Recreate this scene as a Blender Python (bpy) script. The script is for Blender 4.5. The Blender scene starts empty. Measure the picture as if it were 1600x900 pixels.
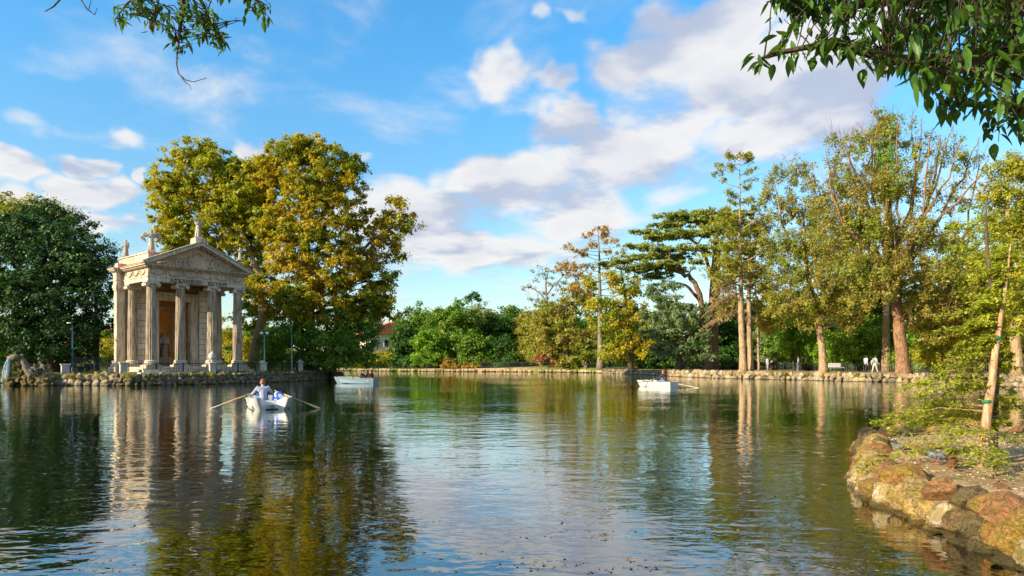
import bpy, bmesh, math, random
import numpy as np
from mathutils import Vector, Matrix, noise as mnoise

# ------------------------------------------------------------------ camera, world, sun, exposure
S = bpy.context.scene
COL = S.collection
FPX, HZ, EYE = 1067.0, 565.0, 1.75           # focal length and horizon of the photograph in its pixels, eye height over the water
cam_d = bpy.data.cameras.new("camera")
cam = bpy.data.objects.new("camera", cam_d)
COL.objects.link(cam)
cam.location = (0, 0, EYE)
cam.rotation_euler = (math.radians(90), 0, 0)
cam_d.sensor_width = 36.0
cam_d.lens = 36.0 * FPX / 1600.0
cam_d.shift_y = (HZ - 450.0) / 1600.0
cam_d.clip_start = 0.05
cam_d.clip_end = 6000
S.camera = cam

SUN_AZ = math.radians(-121.0)                 # clockwise from +Y: left and a little behind the camera
SUN_EL = math.radians(22.5)
sdir = Vector((math.sin(SUN_AZ) * math.cos(SUN_EL), math.cos(SUN_AZ) * math.cos(SUN_EL), math.sin(SUN_EL)))
sun_d = bpy.data.lights.new("sun", 'SUN')
sun = bpy.data.objects.new("sun", sun_d)
COL.objects.link(sun)
sun_d.energy = 5.0
sun_d.angle = math.radians(0.6)
sun_d.color = (1.0, 0.85, 0.62)
sun.rotation_euler = sdir.to_track_quat('Z', 'Y').to_euler()
sun.location = (-60, -30, 60)

S.view_settings.view_transform = 'Standard'
S.view_settings.look = 'None'
S.view_settings.gamma = 1.0
S.view_settings.exposure = 1.03
S.view_settings.use_curve_mapping = False
S.render.engine = 'CYCLES'
cy = S.cycles
cy.max_bounces = 7
cy.diffuse_bounces = 3
cy.glossy_bounces = 3
cy.transmission_bounces = 4
cy.transparent_max_bounces = 10
cy.caustics_reflective = False
cy.caustics_refractive = False
cy.use_denoising = True
try:
    cy.denoising_prefilter = 'ACCURATE'
except Exception:
    pass


class NT:
    """small helper round a node tree"""
    def __init__(s, tree):
        s.t = tree
        tree.nodes.clear()

    def n(s, kind, ins=None, **props):
        nd = s.t.nodes.new(kind)
        for k, v in props.items():
            setattr(nd, k, v)
        for k, v in (ins or {}).items():
            s.set(nd, k, v)
        return nd

    def set(s, nd, k, v):
        sock = nd.inputs[k]
        if hasattr(v, 'is_linked') and hasattr(v, 'node'):
            s.t.links.new(v, sock)
        else:
            if sock.type == 'RGBA' and len(v) == 3:
                v = (*v, 1)
            sock.default_value = v

    def m(s, op, a, b=0.0, c=None, clamp=False):
        nd = s.n('ShaderNodeMath', {0: a, 1: b}, operation=op, use_clamp=clamp)
        if c is not None:
            s.set(nd, 2, c)
        return nd.outputs[0]

    def mix(s, f, a, b, blend='MIX'):
        nd = s.n('ShaderNodeMix', data_type='RGBA', blend_type=blend)
        s.set(nd, 0, f); s.set(nd, 6, a); s.set(nd, 7, b)
        return nd.outputs[2]

    def ramp(s, f, stops):
        nd = s.n('ShaderNodeValToRGB', {0: f})
        cr = nd.color_ramp
        while len(cr.elements) > 1:
            cr.elements.remove(cr.elements[-1])
        for i, (p, c) in enumerate(stops):
            e = cr.elements[0] if i == 0 else cr.elements.new(p)
            e.position = p
            e.color = (*c, 1) if len(c) == 3 else c
        return nd.outputs[0]

    def rng(s, v, a, b, c=0.0, d=1.0, smooth=True):
        nd = s.n('ShaderNodeMapRange', {0: v, 1: a, 2: b, 3: c, 4: d})
        nd.interpolation_type = 'SMOOTHSTEP' if smooth else 'LINEAR'
        nd.clamp = True
        return nd.outputs[0]

    def noise(s, vec, scale, detail=4.0, rough=0.55, dist=0.0):
        nd = s.n('ShaderNodeTexNoise', {'Scale': scale, 'Detail': detail, 'Roughness': rough, 'Distortion': dist})
        if vec is not None:
            s.set(nd, 'Vector', vec)
        return nd.outputs[0]

    def bump(s, h, strength, dist=0.1, normal=None):
        nd = s.n('ShaderNodeBump', {'Height': h, 'Strength': strength, 'Distance': dist})
        if normal is not None:
            s.set(nd, 'Normal', normal)
        return nd.outputs[0]


# ------------------------------------------------------------------ the sky: Nishita plus clouds by direction
world = bpy.data.worlds.new("World")
S.world = world
world.use_nodes = True


def px_dir(px, py):
    x, z = (px - 800.0) / FPX, (HZ - py) / FPX
    return math.atan(x), math.atan(z / math.hypot(1.0, x))


def build_world():
    w = NT(world.node_tree)
    sky = w.n('ShaderNodeTexSky', sky_type='NISHITA')
    sky.sun_disc = False
    sky.sun_elevation = SUN_EL
    sky.sun_rotation = SUN_AZ
    sky.air_density = 1.0
    sky.dust_density = 0.35
    sky.ozone_density = 2.2
    d = w.n('ShaderNodeTexCoord').outputs['Generated']
    sep = w.n('ShaderNodeSeparateXYZ', {0: d})
    x, y, z = sep.outputs
    az = w.m('ARCTAN2', x, y)
    el = w.m('ARCSINE', z)
    ae = w.n('ShaderNodeCombineXYZ', {0: az, 1: el}).outputs[0]
    # a soft warp so that cloud edges are not ellipses
    wn = w.n('ShaderNodeTexNoise', {'Vector': ae, 'Scale': 9.0, 'Detail': 3.0, 'Roughness': 0.6})
    wv = w.n('ShaderNodeVectorMath', {0: wn.outputs[1], 1: (0.5, 0.5, 0.5)}, operation='SUBTRACT').outputs[0]
    wv = w.n('ShaderNodeVectorMath', {0: wv, 1: (0.16, 0.09, 0)}, operation='MULTIPLY').outputs[0]
    aw = w.n('ShaderNodeVectorMath', {0: ae, 1: wv}, operation='ADD').outputs[0]
    #        px    py   rx   ry   amp
    blobs = [(640, 330, 130, 62, .95), (770, 300, 110, 55, 1.0), (700, 385, 170, 48, .85), (880, 330, 120, 60, .8),
             (960, 235, 135, 70, 1.0), (900, 185, 80, 38, .85), (1010, 95, 120, 48, .95), (1130, 130, 150, 70, 1.0),
             (1270, 165, 150, 80, 1.0), (1180, 215, 120, 55, .8), (1120, 25, 160, 45, .95), (1330, 60, 120, 60, .8), (1060, 290, 75, 32, .5),
             (785, 118, 65, 34, .72), (860, 130, 42, 26, .7), (840, 18, 30, 16, .5),
             (15, 262, 62, 40, 1.0), (122, 245, 44, 22, .9), (150, 290, 75, 32, 1.0), (60, 322, 95, 30, .8), (130, 345, 90, 34, .8),
             (222, 268, 24, 18, .9), (392, 238, 36, 20, .95), (460, 232, 40, 18, .95), (188, 212, 42, 20, .55), (30, 180, 45, 22, .45), (40, 80, 120, 26, .35),
             (900, 20, 34, 18, .55), (560, 240, 34, 12, .6), (840, 265, 70, 40, .8), (935, 300, 70, 40, .7), (1062, 195, 70, 50, .7), (1000, 165, 60, 40, .6), (800, 390, 120, 36, .7), (620, 410, 90, 30, .6)]
    cov = None
    for (px, py, rx, ry, amp) in blobs:
        a, e = px_dir(px, py)
        v = w.n('ShaderNodeVectorMath', {0: aw, 1: (a, e, 0)}, operation='SUBTRACT').outputs[0]
        v = w.n('ShaderNodeVectorMath', {0: v, 1: (FPX / rx * (1 + math.tan(a) ** 2) ** .5, FPX / ry * (1 + math.tan(a) ** 2) ** .5, 0)}, operation='MULTIPLY').outputs[0]
        ln = w.n('ShaderNodeVectorMath', {0: v}, operation='LENGTH').outputs['Value']
        b = w.rng(ln, 1.35, 0.25, 0.0, amp)
        cov = b if cov is None else w.m('SMOOTH_MAX', cov, b, 0.25)
    # scattered clouds go on outside the part of the sky in view
    big = w.noise(d, 2.3, 2.0, .5)
    off = w.rng(w.m('ABSOLUTE', az), 0.72, 1.0)
    hi = w.rng(el, 0.56, 0.75)
    outside = w.m('MAXIMUM', off, hi)
    cov = w.m('MAXIMUM', cov, w.m('MULTIPLY', outside, w.rng(big, 0.48, 0.66, 0, .95)))
    # detail
    den = w.m('ADD', w.m('MAXIMUM', z, 0.0), 0.16)
    pl = w.n('ShaderNodeCombineXYZ', {0: w.m('DIVIDE', x, den), 1: w.m('DIVIDE', y, den), 2: 0.0}).outputs[0]
    f1 = w.noise(pl, 2.1, 7.0, .56, .25)
    sh = w.n('ShaderNodeVectorMath', {0: pl, 1: (-0.13, -0.16, 0.0)}, operation='ADD').outputs[0]
    f2 = w.noise(sh, 2.1, 4.0, .55, .25)
    raw = w.m('ADD', w.m('MULTIPLY', cov, 1.30), w.m('MULTIPLY', w.m('SUBTRACT', f1, 0.5), 2.35))
    alpha = w.rng(raw, 0.18, 1.0)
    thick = w.rng(raw, 0.8, 1.7)
    lit = w.rng(w.m('SUBTRACT', f1, f2), -0.13, 0.09)
    ccol = w.mix(lit, (0.54, 0.60, 0.76), (1.0, 0.975, 0.955))
    ccol = w.mix(w.m('MULTIPLY', thick, 0.40), ccol, (0.64, 0.69, 0.80))
    # thin air veil towards the horizon
    deep = w.n('ShaderNodeHueSaturation', {'Hue': 0.5, 'Saturation': 1.14, 'Value': 1.0, 'Color': sky.outputs[0]}).outputs[0]
    deep = w.mix(1.0, deep, (.72, 1.42, 1.52), 'MULTIPLY')
    low = w.mix(1.0, sky.outputs[0], (.95, 1.0, .92), 'MULTIPLY')
    skyc = w.mix(w.rng(z, .03, .50), low, deep)
    cl = w.n('ShaderNodeVectorMath', {0: ccol, 1: (4.75, 4.75, 4.75)}, operation='MULTIPLY').outputs[0]
    out = w.mix(w.m('MULTIPLY', alpha, 0.94), skyc, cl)
    bg = w.n('ShaderNodeBackground', {'Color': out, 'Strength': 0.098})
    o = w.n('ShaderNodeOutputWorld')
    w.t.links.new(bg.outputs[0], o.inputs[0])


build_world()

# ------------------------------------------------------------------ helpers
random.seed(7)
PI = math.pi


def W(px, py, Y):
    return np.array([(px - 800.0) / FPX * Y, Y, EYE + (HZ - py) / FPX * Y])


def tag(o, label=None, cat=None, group=None, kind=None):
    if label: o['label'] = label
    if cat: o['category'] = cat
    if group: o['group'] = group
    if kind: o['kind'] = kind
    return o


def thing(name, label, cat, loc=(0, 0, 0), rotz=0.0, group=None):
    o = bpy.data.objects.new(name, None)
    COL.objects.link(o)
    o.location = loc
    o.rotation_euler = (0, 0, rotz)
    o.empty_display_size = 0.2
    return tag(o, label, cat, group, 'thing')


def raw_mesh(name, V, faces, mats=(), smooth=False):
    """V (n,3); faces: list of int arrays (k, sides)"""
    me = bpy.data.meshes.new(name)
    V = np.asarray(V, dtype=np.float32)
    me.vertices.add(len(V))
    me.vertices.foreach_set('co', V.ravel())
    idx = np.concatenate([np.asarray(f, dtype=np.int32).ravel() for f in faces])
    tot = np.concatenate([np.full(len(f), np.asarray(f).shape[1], dtype=np.int32) for f in faces])
    st = np.concatenate([[0], np.cumsum(tot)[:-1]]).astype(np.int32)
    me.loops.add(len(idx))
    me.loops.foreach_set('vertex_index', idx)
    me.polygons.add(len(tot))
    me.polygons.foreach_set('loop_start', st)
    try:
        me.polygons.foreach_set('loop_total', tot)
    except Exception:
        pass
    me.polygons.foreach_set('use_smooth', np.full(len(tot), bool(smooth)))
    me.update(calc_edges=True)
    for m in mats:
        me.materials.append(m)
    return me


def link(name, me, parent=None, loc=None, rot=None, scale=None):
    o = bpy.data.objects.new(name, me)
    COL.objects.link(o)
    if parent is not None: o.parent = parent
    if loc is not None: o.location = loc
    if rot is not None: o.rotation_euler = rot
    if scale is not None: o.scale = scale if hasattr(scale, '__len__') else (scale,) * 3
    return o


class MB:
    """collects shapes into ONE mesh"""
    def __init__(s):
        s.V, s.F, s.n = [], [], 0

    def add(s, V, F):
        V = np.asarray(V, dtype=float)
        for f in F:
            s.F.append(np.asarray(f, dtype=np.int32) + s.n)
        s.V.append(V)
        s.n += len(V)
        return s

    def box(s, x0, x1, y0, y1, z0, z1, bev=0.0):
        if bev > 0:
            bm = bmesh.new()
            bmesh.ops.create_cube(bm, size=1.0)
            for v in bm.verts:
                v.co = Vector(((x0 + x1) / 2 + v.co.x * (x1 - x0), (y0 + y1) / 2 + v.co.y * (y1 - y0), (z0 + z1) / 2 + v.co.z * (z1 - z0)))
            bmesh.ops.bevel(bm, geom=bm.edges[:], offset=bev, segments=1, affect='EDGES')
            s.bm(bm)
            return s
        v = [(x, y, z) for z in (z0, z1) for y in (y0, y1) for x in (x0, x1)]
        f = [(0, 2, 3, 1), (4, 5, 7, 6), (0, 1, 5, 4), (1, 3, 7, 5), (3, 2, 6, 7), (2, 0, 4, 6)]
        return s.add(v, [np.array(f)])

    def bm(s, bm, free=True):
        bm.verts.index_update()
        V = [tuple(v.co) for v in bm.verts]
        by = {}
        for f in bm.faces:
            by.setdefault(len(f.verts), []).append([v.index for v in f.verts])
        s.add(V, [np.array(x) for x in by.values()])
        if free: bm.free()
        return s

    def tube(s, pts, rad, sides=6, cap=True):
        pts = np.asarray(pts, dtype=float)
        n = len(pts)
        rad = np.broadcast_to(np.asarray(rad, dtype=float), (n,))
        t = np.gradient(pts, axis=0)
        t /= np.linalg.norm(t, axis=1, keepdims=True) + 1e-9
        ref = np.array([0, 0, 1.0]) if abs(t[0][2]) < 0.9 else np.array([1.0, 0, 0])
        u = np.cross(t[0], ref); u /= np.linalg.norm(u)
        ang = np.linspace(0, 2 * PI, sides, endpoint=False)
        c, sn = np.cos(ang)[:, None], np.sin(ang)[:, None]
        V = []
        for i in range(n):
            u = u - t[i] * np.dot(u, t[i]); u /= np.linalg.norm(u) + 1e-9
            w = np.cross(t[i], u)
            V.append(pts[i] + rad[i] * (c * u + sn * w))
        V = np.concatenate(V)
        a = np.arange(sides); b = (a + 1) % sides
        F = [np.concatenate([np.stack([a + i * sides, b + i * sides, b + (i + 1) * sides, a + (i + 1) * sides], 1) for i in range(n - 1)])]
        if cap:
            F.append(np.array([list(a[::-1])])); F.append(np.array([list(a + (n - 1) * sides)]))
        return s.add(V, F)

    def lathe(s, prof, sides=16, c=(0, 0, 0), rmod=None):
        """prof: list of (r, z); rmod: factor per angle"""
        ang = np.linspace(0, 2 * PI, sides, endpoint=False)
        m = np.ones(sides) if rmod is None else rmod
        V = np.concatenate([np.stack([c[0] + r * m * np.cos(ang), c[1] + r * m * np.sin(ang), np.full(sides, c[2] + z)], 1) for r, z in prof])
        a = np.arange(sides); b = (a + 1) % sides
        n = len(prof)
        F = [np.concatenate([np.stack([a + i * sides, b + i * sides, b + (i + 1) * sides, a + (i + 1) * sides], 1) for i in range(n - 1)]),
             np.array([list(a[::-1])]), np.array([list(a + (n - 1) * sides)])]
        return s.add(V, F)

    def prism(s, poly, y0, y1):
        """polygon in (x,z), convex or not, extruded along y"""
        n = len(poly)
        V = [(x, y0, z) for x, z in poly] + [(x, y1, z) for x, z in poly]
        a = np.arange(n); b = (a + 1) % n
        return s.add(V, [np.stack([a, b, b + n, a + n], 1), np.array([list(a[::-1])]), np.array([list(a + n)])])

    def ball(s, c, r, sub=2, sq=(1, 1, 1)):
        bm = bmesh.new()
        bmesh.ops.create_icosphere(bm, subdivisions=sub, radius=1.0)
        for v in bm.verts:
            v.co = Vector((c[0] + v.co.x * r * sq[0], c[1] + v.co.y * r * sq[1], c[2] + v.co.z * r * sq[2]))
        return s.bm(bm)

    def mesh(s, name, mat, smooth=False):
        return raw_mesh(name, np.concatenate(s.V), s.F, [mat], smooth)

    def build(s, name, mat, parent=None, smooth=False, loc=None, rot=None):
        return link(name, s.mesh(name, mat, smooth), parent, loc, rot)


def smoothstep(a, b, x):
    t = np.clip((x - a) / (b - a), 0, 1)
    return t * t * (3 - 2 * t)


# ------------------------------------------------------------------ materials
def new_mat(name):
    m = bpy.data.materials.new(name)
    m.use_nodes = True
    return m, NT(m.node_tree)


def finish(w, shader):
    o = w.n('ShaderNodeOutputMaterial')
    w.t.links.new(shader, o.inputs[0])


def pbr(w, col, rough=0.8, normal=None, spec=0.3, metal=0.0):
    p = w.n('ShaderNodeBsdfPrincipled', {'Base Color': col, 'Roughness': rough, 'Specular IOR Level': spec, 'Metallic': metal})
    if normal is not None: w.set(p, 'Normal', normal)
    return p.outputs[0]


def plain(name, col, rough=0.7, metal=0.0, var=0.25, scale=6.0, bump=0.15, spec=0.3):
    m, w = new_mat(name)
    oc = w.n('ShaderNodeTexCoord').outputs['Object']
    f = w.noise(oc, scale, 5, .6)
    c = w.mix(w.rng(f, .3, .7), tuple(x * (1 - var) for x in col), tuple(min(1, x * (1 + var)) for x in col))
    finish(w, pbr(w, c, rough, w.bump(w.noise(oc, scale * 5, 3), bump, 0.02), spec, metal))
    return m


def leaf_mat(name, cols, patch=None, pscale=0.35, plo=.45, phi=.62, transl=0.34, gloss=0.015):
    m, w = new_mat(name)
    r = w.n('ShaderNodeNewGeometry').outputs['Random Per Island']
    n = len(cols)
    c = w.ramp(r, [(i / max(1, n - 1), k) for i, k in enumerate(cols)])
    oc = w.n('ShaderNodeTexCoord').outputs['Object']
    if patch:
        np_ = len(patch)
        c2 = w.ramp(r, [(i / max(1, np_ - 1), k) for i, k in enumerate(patch)])
        c = w.mix(w.rng(w.noise(oc, pscale, 3, .6), plo, phi), c, c2)
    v = w.rng(w.noise(oc, 1.1, 3, .6), .3, .7, .66, 1.32)
    c = w.mix(1.0, c, w.n('ShaderNodeCombineXYZ', {0: v, 1: v, 2: v}).outputs[0], 'MULTIPLY')
    dif = w.n('ShaderNodeBsdfDiffuse', {'Color': c}).outputs[0]
    tr = w.n('ShaderNodeBsdfTranslucent', {'Color': w.mix(1.0, c, (1.25, 1.15, .6), 'MULTIPLY')}).outputs[0]
    s1 = w.n('ShaderNodeMixShader', {0: transl, 1: dif, 2: tr}).outputs[0]
    gl = w.n('ShaderNodeBsdfGlossy', {'Color': (1, 1, 1), 'Roughness': .45}).outputs[0]
    finish(w, w.n('ShaderNodeMixShader', {0: gloss, 1: s1, 2: gl}).outputs[0])
    return m


def bark_mat(name, c0, c1, scale=3.0):
    m, w = new_mat(name)
    oc = w.n('ShaderNodeTexCoord').outputs['Object']
    st = w.n('ShaderNodeMapping', {'Vector': oc, 'Scale': (4.0, 4.0, 0.7)}).outputs[0]
    f = w.noise(st, scale, 6, .65)
    g = w.noise(oc, .9, 3, .6)
    c = w.mix(w.rng(f, .35, .65), c0, c1)
    c = w.mix(w.rng(g, .5, .75, 0, .6), c, (.055, .05, .025))
    finish(w, pbr(w, c, .9, w.bump(f, .9, .06), .15))
    return m


def stone_mat(name, cols, moss=None, moss_amt=.5, scale=2.2, dark=(.05, .04, .028), dark_amt=.7, bump=.8, rough=.88):
    """natural stone: per-stone colour, mottling, lichen and grime"""
    m, w = new_mat(name)
    oc = w.n('ShaderNodeTexCoord').outputs['Object']
    rnd = w.n('ShaderNodeObjectInfo').outputs['Random']
    vec = w.n('ShaderNodeVectorMath', {0: oc, 1: w.n('ShaderNodeCombineXYZ', {0: w.m('MULTIPLY', rnd, 37.0), 1: w.m('MULTIPLY', rnd, 91.0), 2: 0.0}).outputs[0]}, operation='ADD').outputs[0]
    base = w.ramp(rnd, [(i / max(1, len(cols) - 1), k) for i, k in enumerate(cols)])
    f = w.noise(vec, scale, 6, .62, .4)
    g = w.noise(vec, scale * .55, 4, .6)
    h = w.noise(vec, scale * 5.5, 5, .65)
    c = w.mix(w.rng(f, .33, .68), w.mix(1.0, base, (.62, .58, .52), 'MULTIPLY'), w.mix(1.0, base, (1.28, 1.22, 1.12), 'MULTIPLY'))
    if moss:
        c = w.mix(w.rng(g, .47, .62, 0, moss_amt), c, moss)
    c = w.mix(w.rng(h, .53, .64, 0, dark_amt), c, dark)
    vd = w.n('ShaderNodeTexVoronoi', {'Vector': w.n('ShaderNodeVectorMath', {0: vec, 1: w.n('ShaderNodeTexNoise', {'Vector': vec, 'Scale': 3.0}).outputs[1]}, operation='ADD').outputs[0], 'Scale': 1.1}, feature='DISTANCE_TO_EDGE').outputs[0]
    crack = w.rng(vd, 0.0, .03)
    c = w.mix(w.m('MULTIPLY', w.m('SUBTRACT', 1.0, crack), .35), c, dark)
    wz = w.n('ShaderNodeSeparateXYZ', {0: w.n('ShaderNodeNewGeometry').outputs['Position']}).outputs[2]
    wet = w.rng(w.m('ADD', wz, w.m('MULTIPLY', w.m('SUBTRACT', f, .5), .12)), .09, .02)      # damp algae line just over the water
    c = w.mix(w.m('MULTIPLY', wet, .75), c, (.05, .042, .014))
    hh = w.m('ADD', w.m('ADD', w.m('MULTIPLY', f, .7), w.m('MULTIPLY', h, .35)), w.m('MULTIPLY', crack, .25))
    finish(w, pbr(w, c, rough, w.bump(hh, bump, .09), .25))
    return m


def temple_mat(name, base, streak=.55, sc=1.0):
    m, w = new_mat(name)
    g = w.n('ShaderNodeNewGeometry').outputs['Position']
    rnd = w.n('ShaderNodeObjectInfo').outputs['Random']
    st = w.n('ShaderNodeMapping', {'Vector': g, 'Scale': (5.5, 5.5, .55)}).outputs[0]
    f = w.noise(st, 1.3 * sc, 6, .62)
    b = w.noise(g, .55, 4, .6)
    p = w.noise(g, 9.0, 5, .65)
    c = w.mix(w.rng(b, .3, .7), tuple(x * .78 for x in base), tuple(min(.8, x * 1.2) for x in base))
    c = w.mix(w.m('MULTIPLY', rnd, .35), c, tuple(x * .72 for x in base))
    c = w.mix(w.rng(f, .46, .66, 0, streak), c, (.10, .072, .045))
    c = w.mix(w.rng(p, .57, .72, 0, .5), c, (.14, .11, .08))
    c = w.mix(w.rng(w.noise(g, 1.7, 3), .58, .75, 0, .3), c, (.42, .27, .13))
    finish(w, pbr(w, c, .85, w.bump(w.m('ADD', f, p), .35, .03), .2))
    return m


M = {}
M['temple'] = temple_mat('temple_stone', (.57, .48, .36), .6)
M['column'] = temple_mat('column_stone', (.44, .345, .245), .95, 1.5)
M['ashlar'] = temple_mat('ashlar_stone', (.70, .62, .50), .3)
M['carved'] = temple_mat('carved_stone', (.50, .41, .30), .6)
M['tympanum'] = temple_mat('tympanum_stone', (.56, .39, .25), .35)
M['ochre'] = plain('ochre_plaster', (.62, .27, .05), .9, var=.3, scale=1.2)
M['shade_statue'] = temple_mat('shade_toned_statue_stone', (.17, .145, .10), .7, 2.0)  # statue stone darkened: tree shade put into the colour of the fountain pieces
M['statue'] = temple_mat('statue_stone', (.46, .41, .34), .5, 2.0)
M['letter'] = plain('letter_metal', (.07, .05, .035), .5, .4)
M['iron'] = plain('black_iron', (.018, .018, .02), .5, .6)
M['iron_blue'] = plain('blue_iron', (.02, .045, .10), .5, .3)
M['lamp_pole'] = plain('grey_pole', (.30, .33, .35), .45, .5)
M['lamp_glass'] = plain('lamp_globe', (.75, .76, .75), .25)
M['pillar'] = temple_mat('pillar_stone', (.52, .49, .43), .4, 2.0)
M['rim'] = stone_mat('rim_stone', [(.15, .13, .10), (.25, .20, .14), (.19, .155, .11), (.29, .25, .19)], (.08, .07, .025), .6)
M['rim_light'] = stone_mat('pale_rim_stone', [(.42, .36, .27), (.34, .28, .2), (.48, .41, .31), (.36, .25, .17)], (.13, .10, .04), .4)
M['bank'] = stone_mat('bank_stone', [(.40, .29, .15), (.48, .37, .22), (.30, .21, .11), (.50, .42, .29), (.24, .18, .10)], (.20, .17, .05), .4)
M['fore'] = stone_mat('shore_boulder', [(.48, .29, .07), (.54, .38, .15), (.40, .20, .055), (.54, .43, .24), (.44, .30, .07), (.52, .33, .08), (.46, .25, .06)], (.30, .23, .03), .8, 4.6, bump=1.0)
M['fore_red'] = stone_mat('red_boulder', [(.30, .14, .055), (.34, .17, .07), (.30, .16, .07)], (.24, .16, .05), .4, 3.2, bump=.9)
M['fore_white'] = stone_mat('pale_boulder', [(.46, .36, .22), (.50, .41, .27)], (.34, .25, .05), .7, 3.0, bump=.9)
M['fore_dark'] = stone_mat('dark_boulder', [(.20, .14, .06), (.15, .12, .055), (.24, .15, .06)], (.12, .11, .02), .7, 3.0, bump=1.0)
M['mossy'] = stone_mat('mossy_stone', [(.10, .085, .04), (.14, .11, .045), (.17, .13, .05)], (.16, .13, .02), .85)
M['boat'] = plain('white_boat', (.50, .50, .47), .35, var=.14, scale=2.2, bump=.05, spec=.5)
M['boat_blue'] = plain('grey_blue_boat', (.20, .28, .33), .4, var=.08, scale=3, bump=.05, spec=.5)
M['rim_grey'] = plain('grey_rub_rail', (.20, .21, .22), .6)
M['boat_in'] = plain('boat_inside', (.45, .46, .48), .5, var=.1, scale=4, bump=.05)
M['rubber'] = plain('black_rubber', (.02, .018, .016), .7)
M['oar'] = plain('oar_wood', (.55, .33, .13), .55, var=.25, scale=9)
M['oar_pale'] = plain('oar_blade', (.62, .50, .34), .55, var=.2, scale=9)
M['oar_dark'] = plain('oar_dark', (.10, .09, .08), .6)
M['skin'] = plain('skin', (.56, .32, .22), .55, var=.06, bump=.02)
M['hair_brown'] = plain('brown_hair', (.22, .085, .03), .6, var=.35, scale=30)
M['hair_dark'] = plain('dark_hair', (.025, .018, .014), .6, var=.3, scale=30)
M['cloth_white'] = plain('white_cloth', (.38, .38, .42), .85, var=.06, bump=.1)
M['cloth_navy'] = plain('navy_cloth', (.03, .035, .06), .85)
M['cloth_black'] = plain('black_cloth', (.02, .018, .02), .85)
M['cloth_dkred'] = plain('maroon_cloth', (.075, .03, .03), .85)
M['denim'] = plain('denim', (.10, .19, .34), .85)
M['cloth_pink'] = plain('pink_cloth', (.55, .22, .22), .85)
M['cloth_grey'] = plain('grey_cloth', (.22, .23, .25), .85)
M['cloth_khaki'] = plain('khaki_cloth', (.42, .38, .31), .85)
M['roof'] = plain('red_roof_tile', (.50, .14, .07), .85, var=.3, scale=1.5)
M['housewall'] = plain('cream_wall', (.66, .50, .34), .9, var=.12, scale=.8)
M['window'] = plain('window_glass', (.03, .04, .05), .15, spec=.6)
M['paint_white'] = plain('white_paint', (.78, .78, .76), .5, var=.06)


def striped_mat():
    m, w = new_mat('striped_shirt')
    oc = w.n('ShaderNodeTexCoord').outputs['Object']
    z = w.n('ShaderNodeSeparateXYZ', {0: oc}).outputs[2]
    s = w.m('SINE', w.m('MULTIPLY', z, 150.0))
    c = w.mix(w.rng(s, .1, .5), (.40, .40, .48), (.18, .19, .31))
    finish(w, pbr(w, c, .85, w.bump(w.noise(oc, 14, 4), .4, .03), .2))
    return m


M['stripe'] = striped_mat()


def bag_mat():
    m, w = new_mat('blue_white_bag')
    oc = w.n('ShaderNodeTexCoord').outputs['Object']
    f = w.noise(oc, 7.0, 2, .5)
    c = w.mix(w.rng(f, .50, .54), (.015, .10, .62), (.75, .78, .80))
    finish(w, pbr(w, c, .6, None, .3))
    return m


M['bag'] = bag_mat()


def pigeon_mat():
    m, w = new_mat('pigeon_feather')
    oc = w.n('ShaderNodeTexCoord').outputs['Object']
    sx, sy, sz = w.n('ShaderNodeSeparateXYZ', {0: oc}).outputs
    head = w.rng(sz, .135, .165)
    tail = w.rng(sy, -.06, -.10)
    bars = w.rng(w.m('SINE', w.m('MULTIPLY', sy, 120.0)), .72, .85)
    side = w.rng(sz, .125, .105)
    c = w.mix(w.noise(oc, 40, 3), (.12, .13, .16), (.20, .22, .25))
    c = w.mix(w.m('MULTIPLY', w.m('MULTIPLY', bars, side), .8), c, (.03, .03, .04))
    c = w.mix(head, c, (.06, .075, .10))
    c = w.mix(tail, c, (.08, .09, .11))
    finish(w, pbr(w, c, .55, None, .4))
    return m


M['pigeon'] = pigeon_mat()
M['pink_leg'] = plain('bird_leg', (.45, .14, .10), .6)
M['beak'] = plain('beak', (.04, .04, .045), .5)

M['bark_dark'] = bark_mat('dark_bark', (.05, .036, .025), (.13, .095, .065))
M['bark_grey'] = bark_mat('grey_bark', (.12, .10, .08), (.28, .24, .19))
M['bark_tan'] = bark_mat('tan_bark', (.20, .125, .065), (.46, .33, .20))
M['bark_red'] = bark_mat('red_bark', (.10, .055, .03), (.28, .16, .09))
M['bark_great'] = bark_mat('great_bark', (.12, .06, .03), (.33, .19, .10))
M['bark_pale'] = bark_mat('pale_sapling_bark', (.34, .17, .07), (.58, .42, .27), 5.0)

G = leaf_mat
M['lf_dark'] = G('dark_evergreen_leaf', [(.018, .055, .014), (.034, .085, .018), (.046, .11, .024), (.08, .155, .045)], transl=.15, gloss=.02)
M['lf_plane'] = G('autumn_plane_leaf', [(.34, .31, .016), (.46, .37, .016), (.52, .34, .02), (.27, .29, .02)],
                  [(.15, .23, .016), (.27, .32, .02), (.12, .19, .014), (.40, .35, .02)], .28, .47, .60, transl=.46)
M['lf_plane2'] = G('plane_leaf_gold', [(.36, .35, .016), (.49, .41, .018), (.28, .32, .018)], [(.22, .29, .02), (.34, .35, .02)], .3, transl=.46)
M['lf_green'] = G('green_leaf', [(.075, .165, .016), (.11, .23, .02), (.16, .28, .025), (.10, .20, .02)], [(.17, .24, .022), (.22, .26, .03)], .4, .52, .66, transl=.36)
M['lf_deep'] = G('deep_green_leaf', [(.04, .11, .018), (.06, .15, .022), (.09, .19, .028)], transl=.36)
M['lf_bright'] = G('bright_green_leaf', [(.16, .33, .022), (.24, .39, .03), (.13, .28, .022)], transl=.46)  # leaf tone raised, standing in for sunlight on the shaded right bank bushes
M['lf_yellow'] = G('yellow_leaf', [(.46, .36, .02), (.54, .41, .025), (.34, .34, .025)], [(.26, .31, .02), (.18, .27, .02)], .4, transl=.40)
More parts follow.
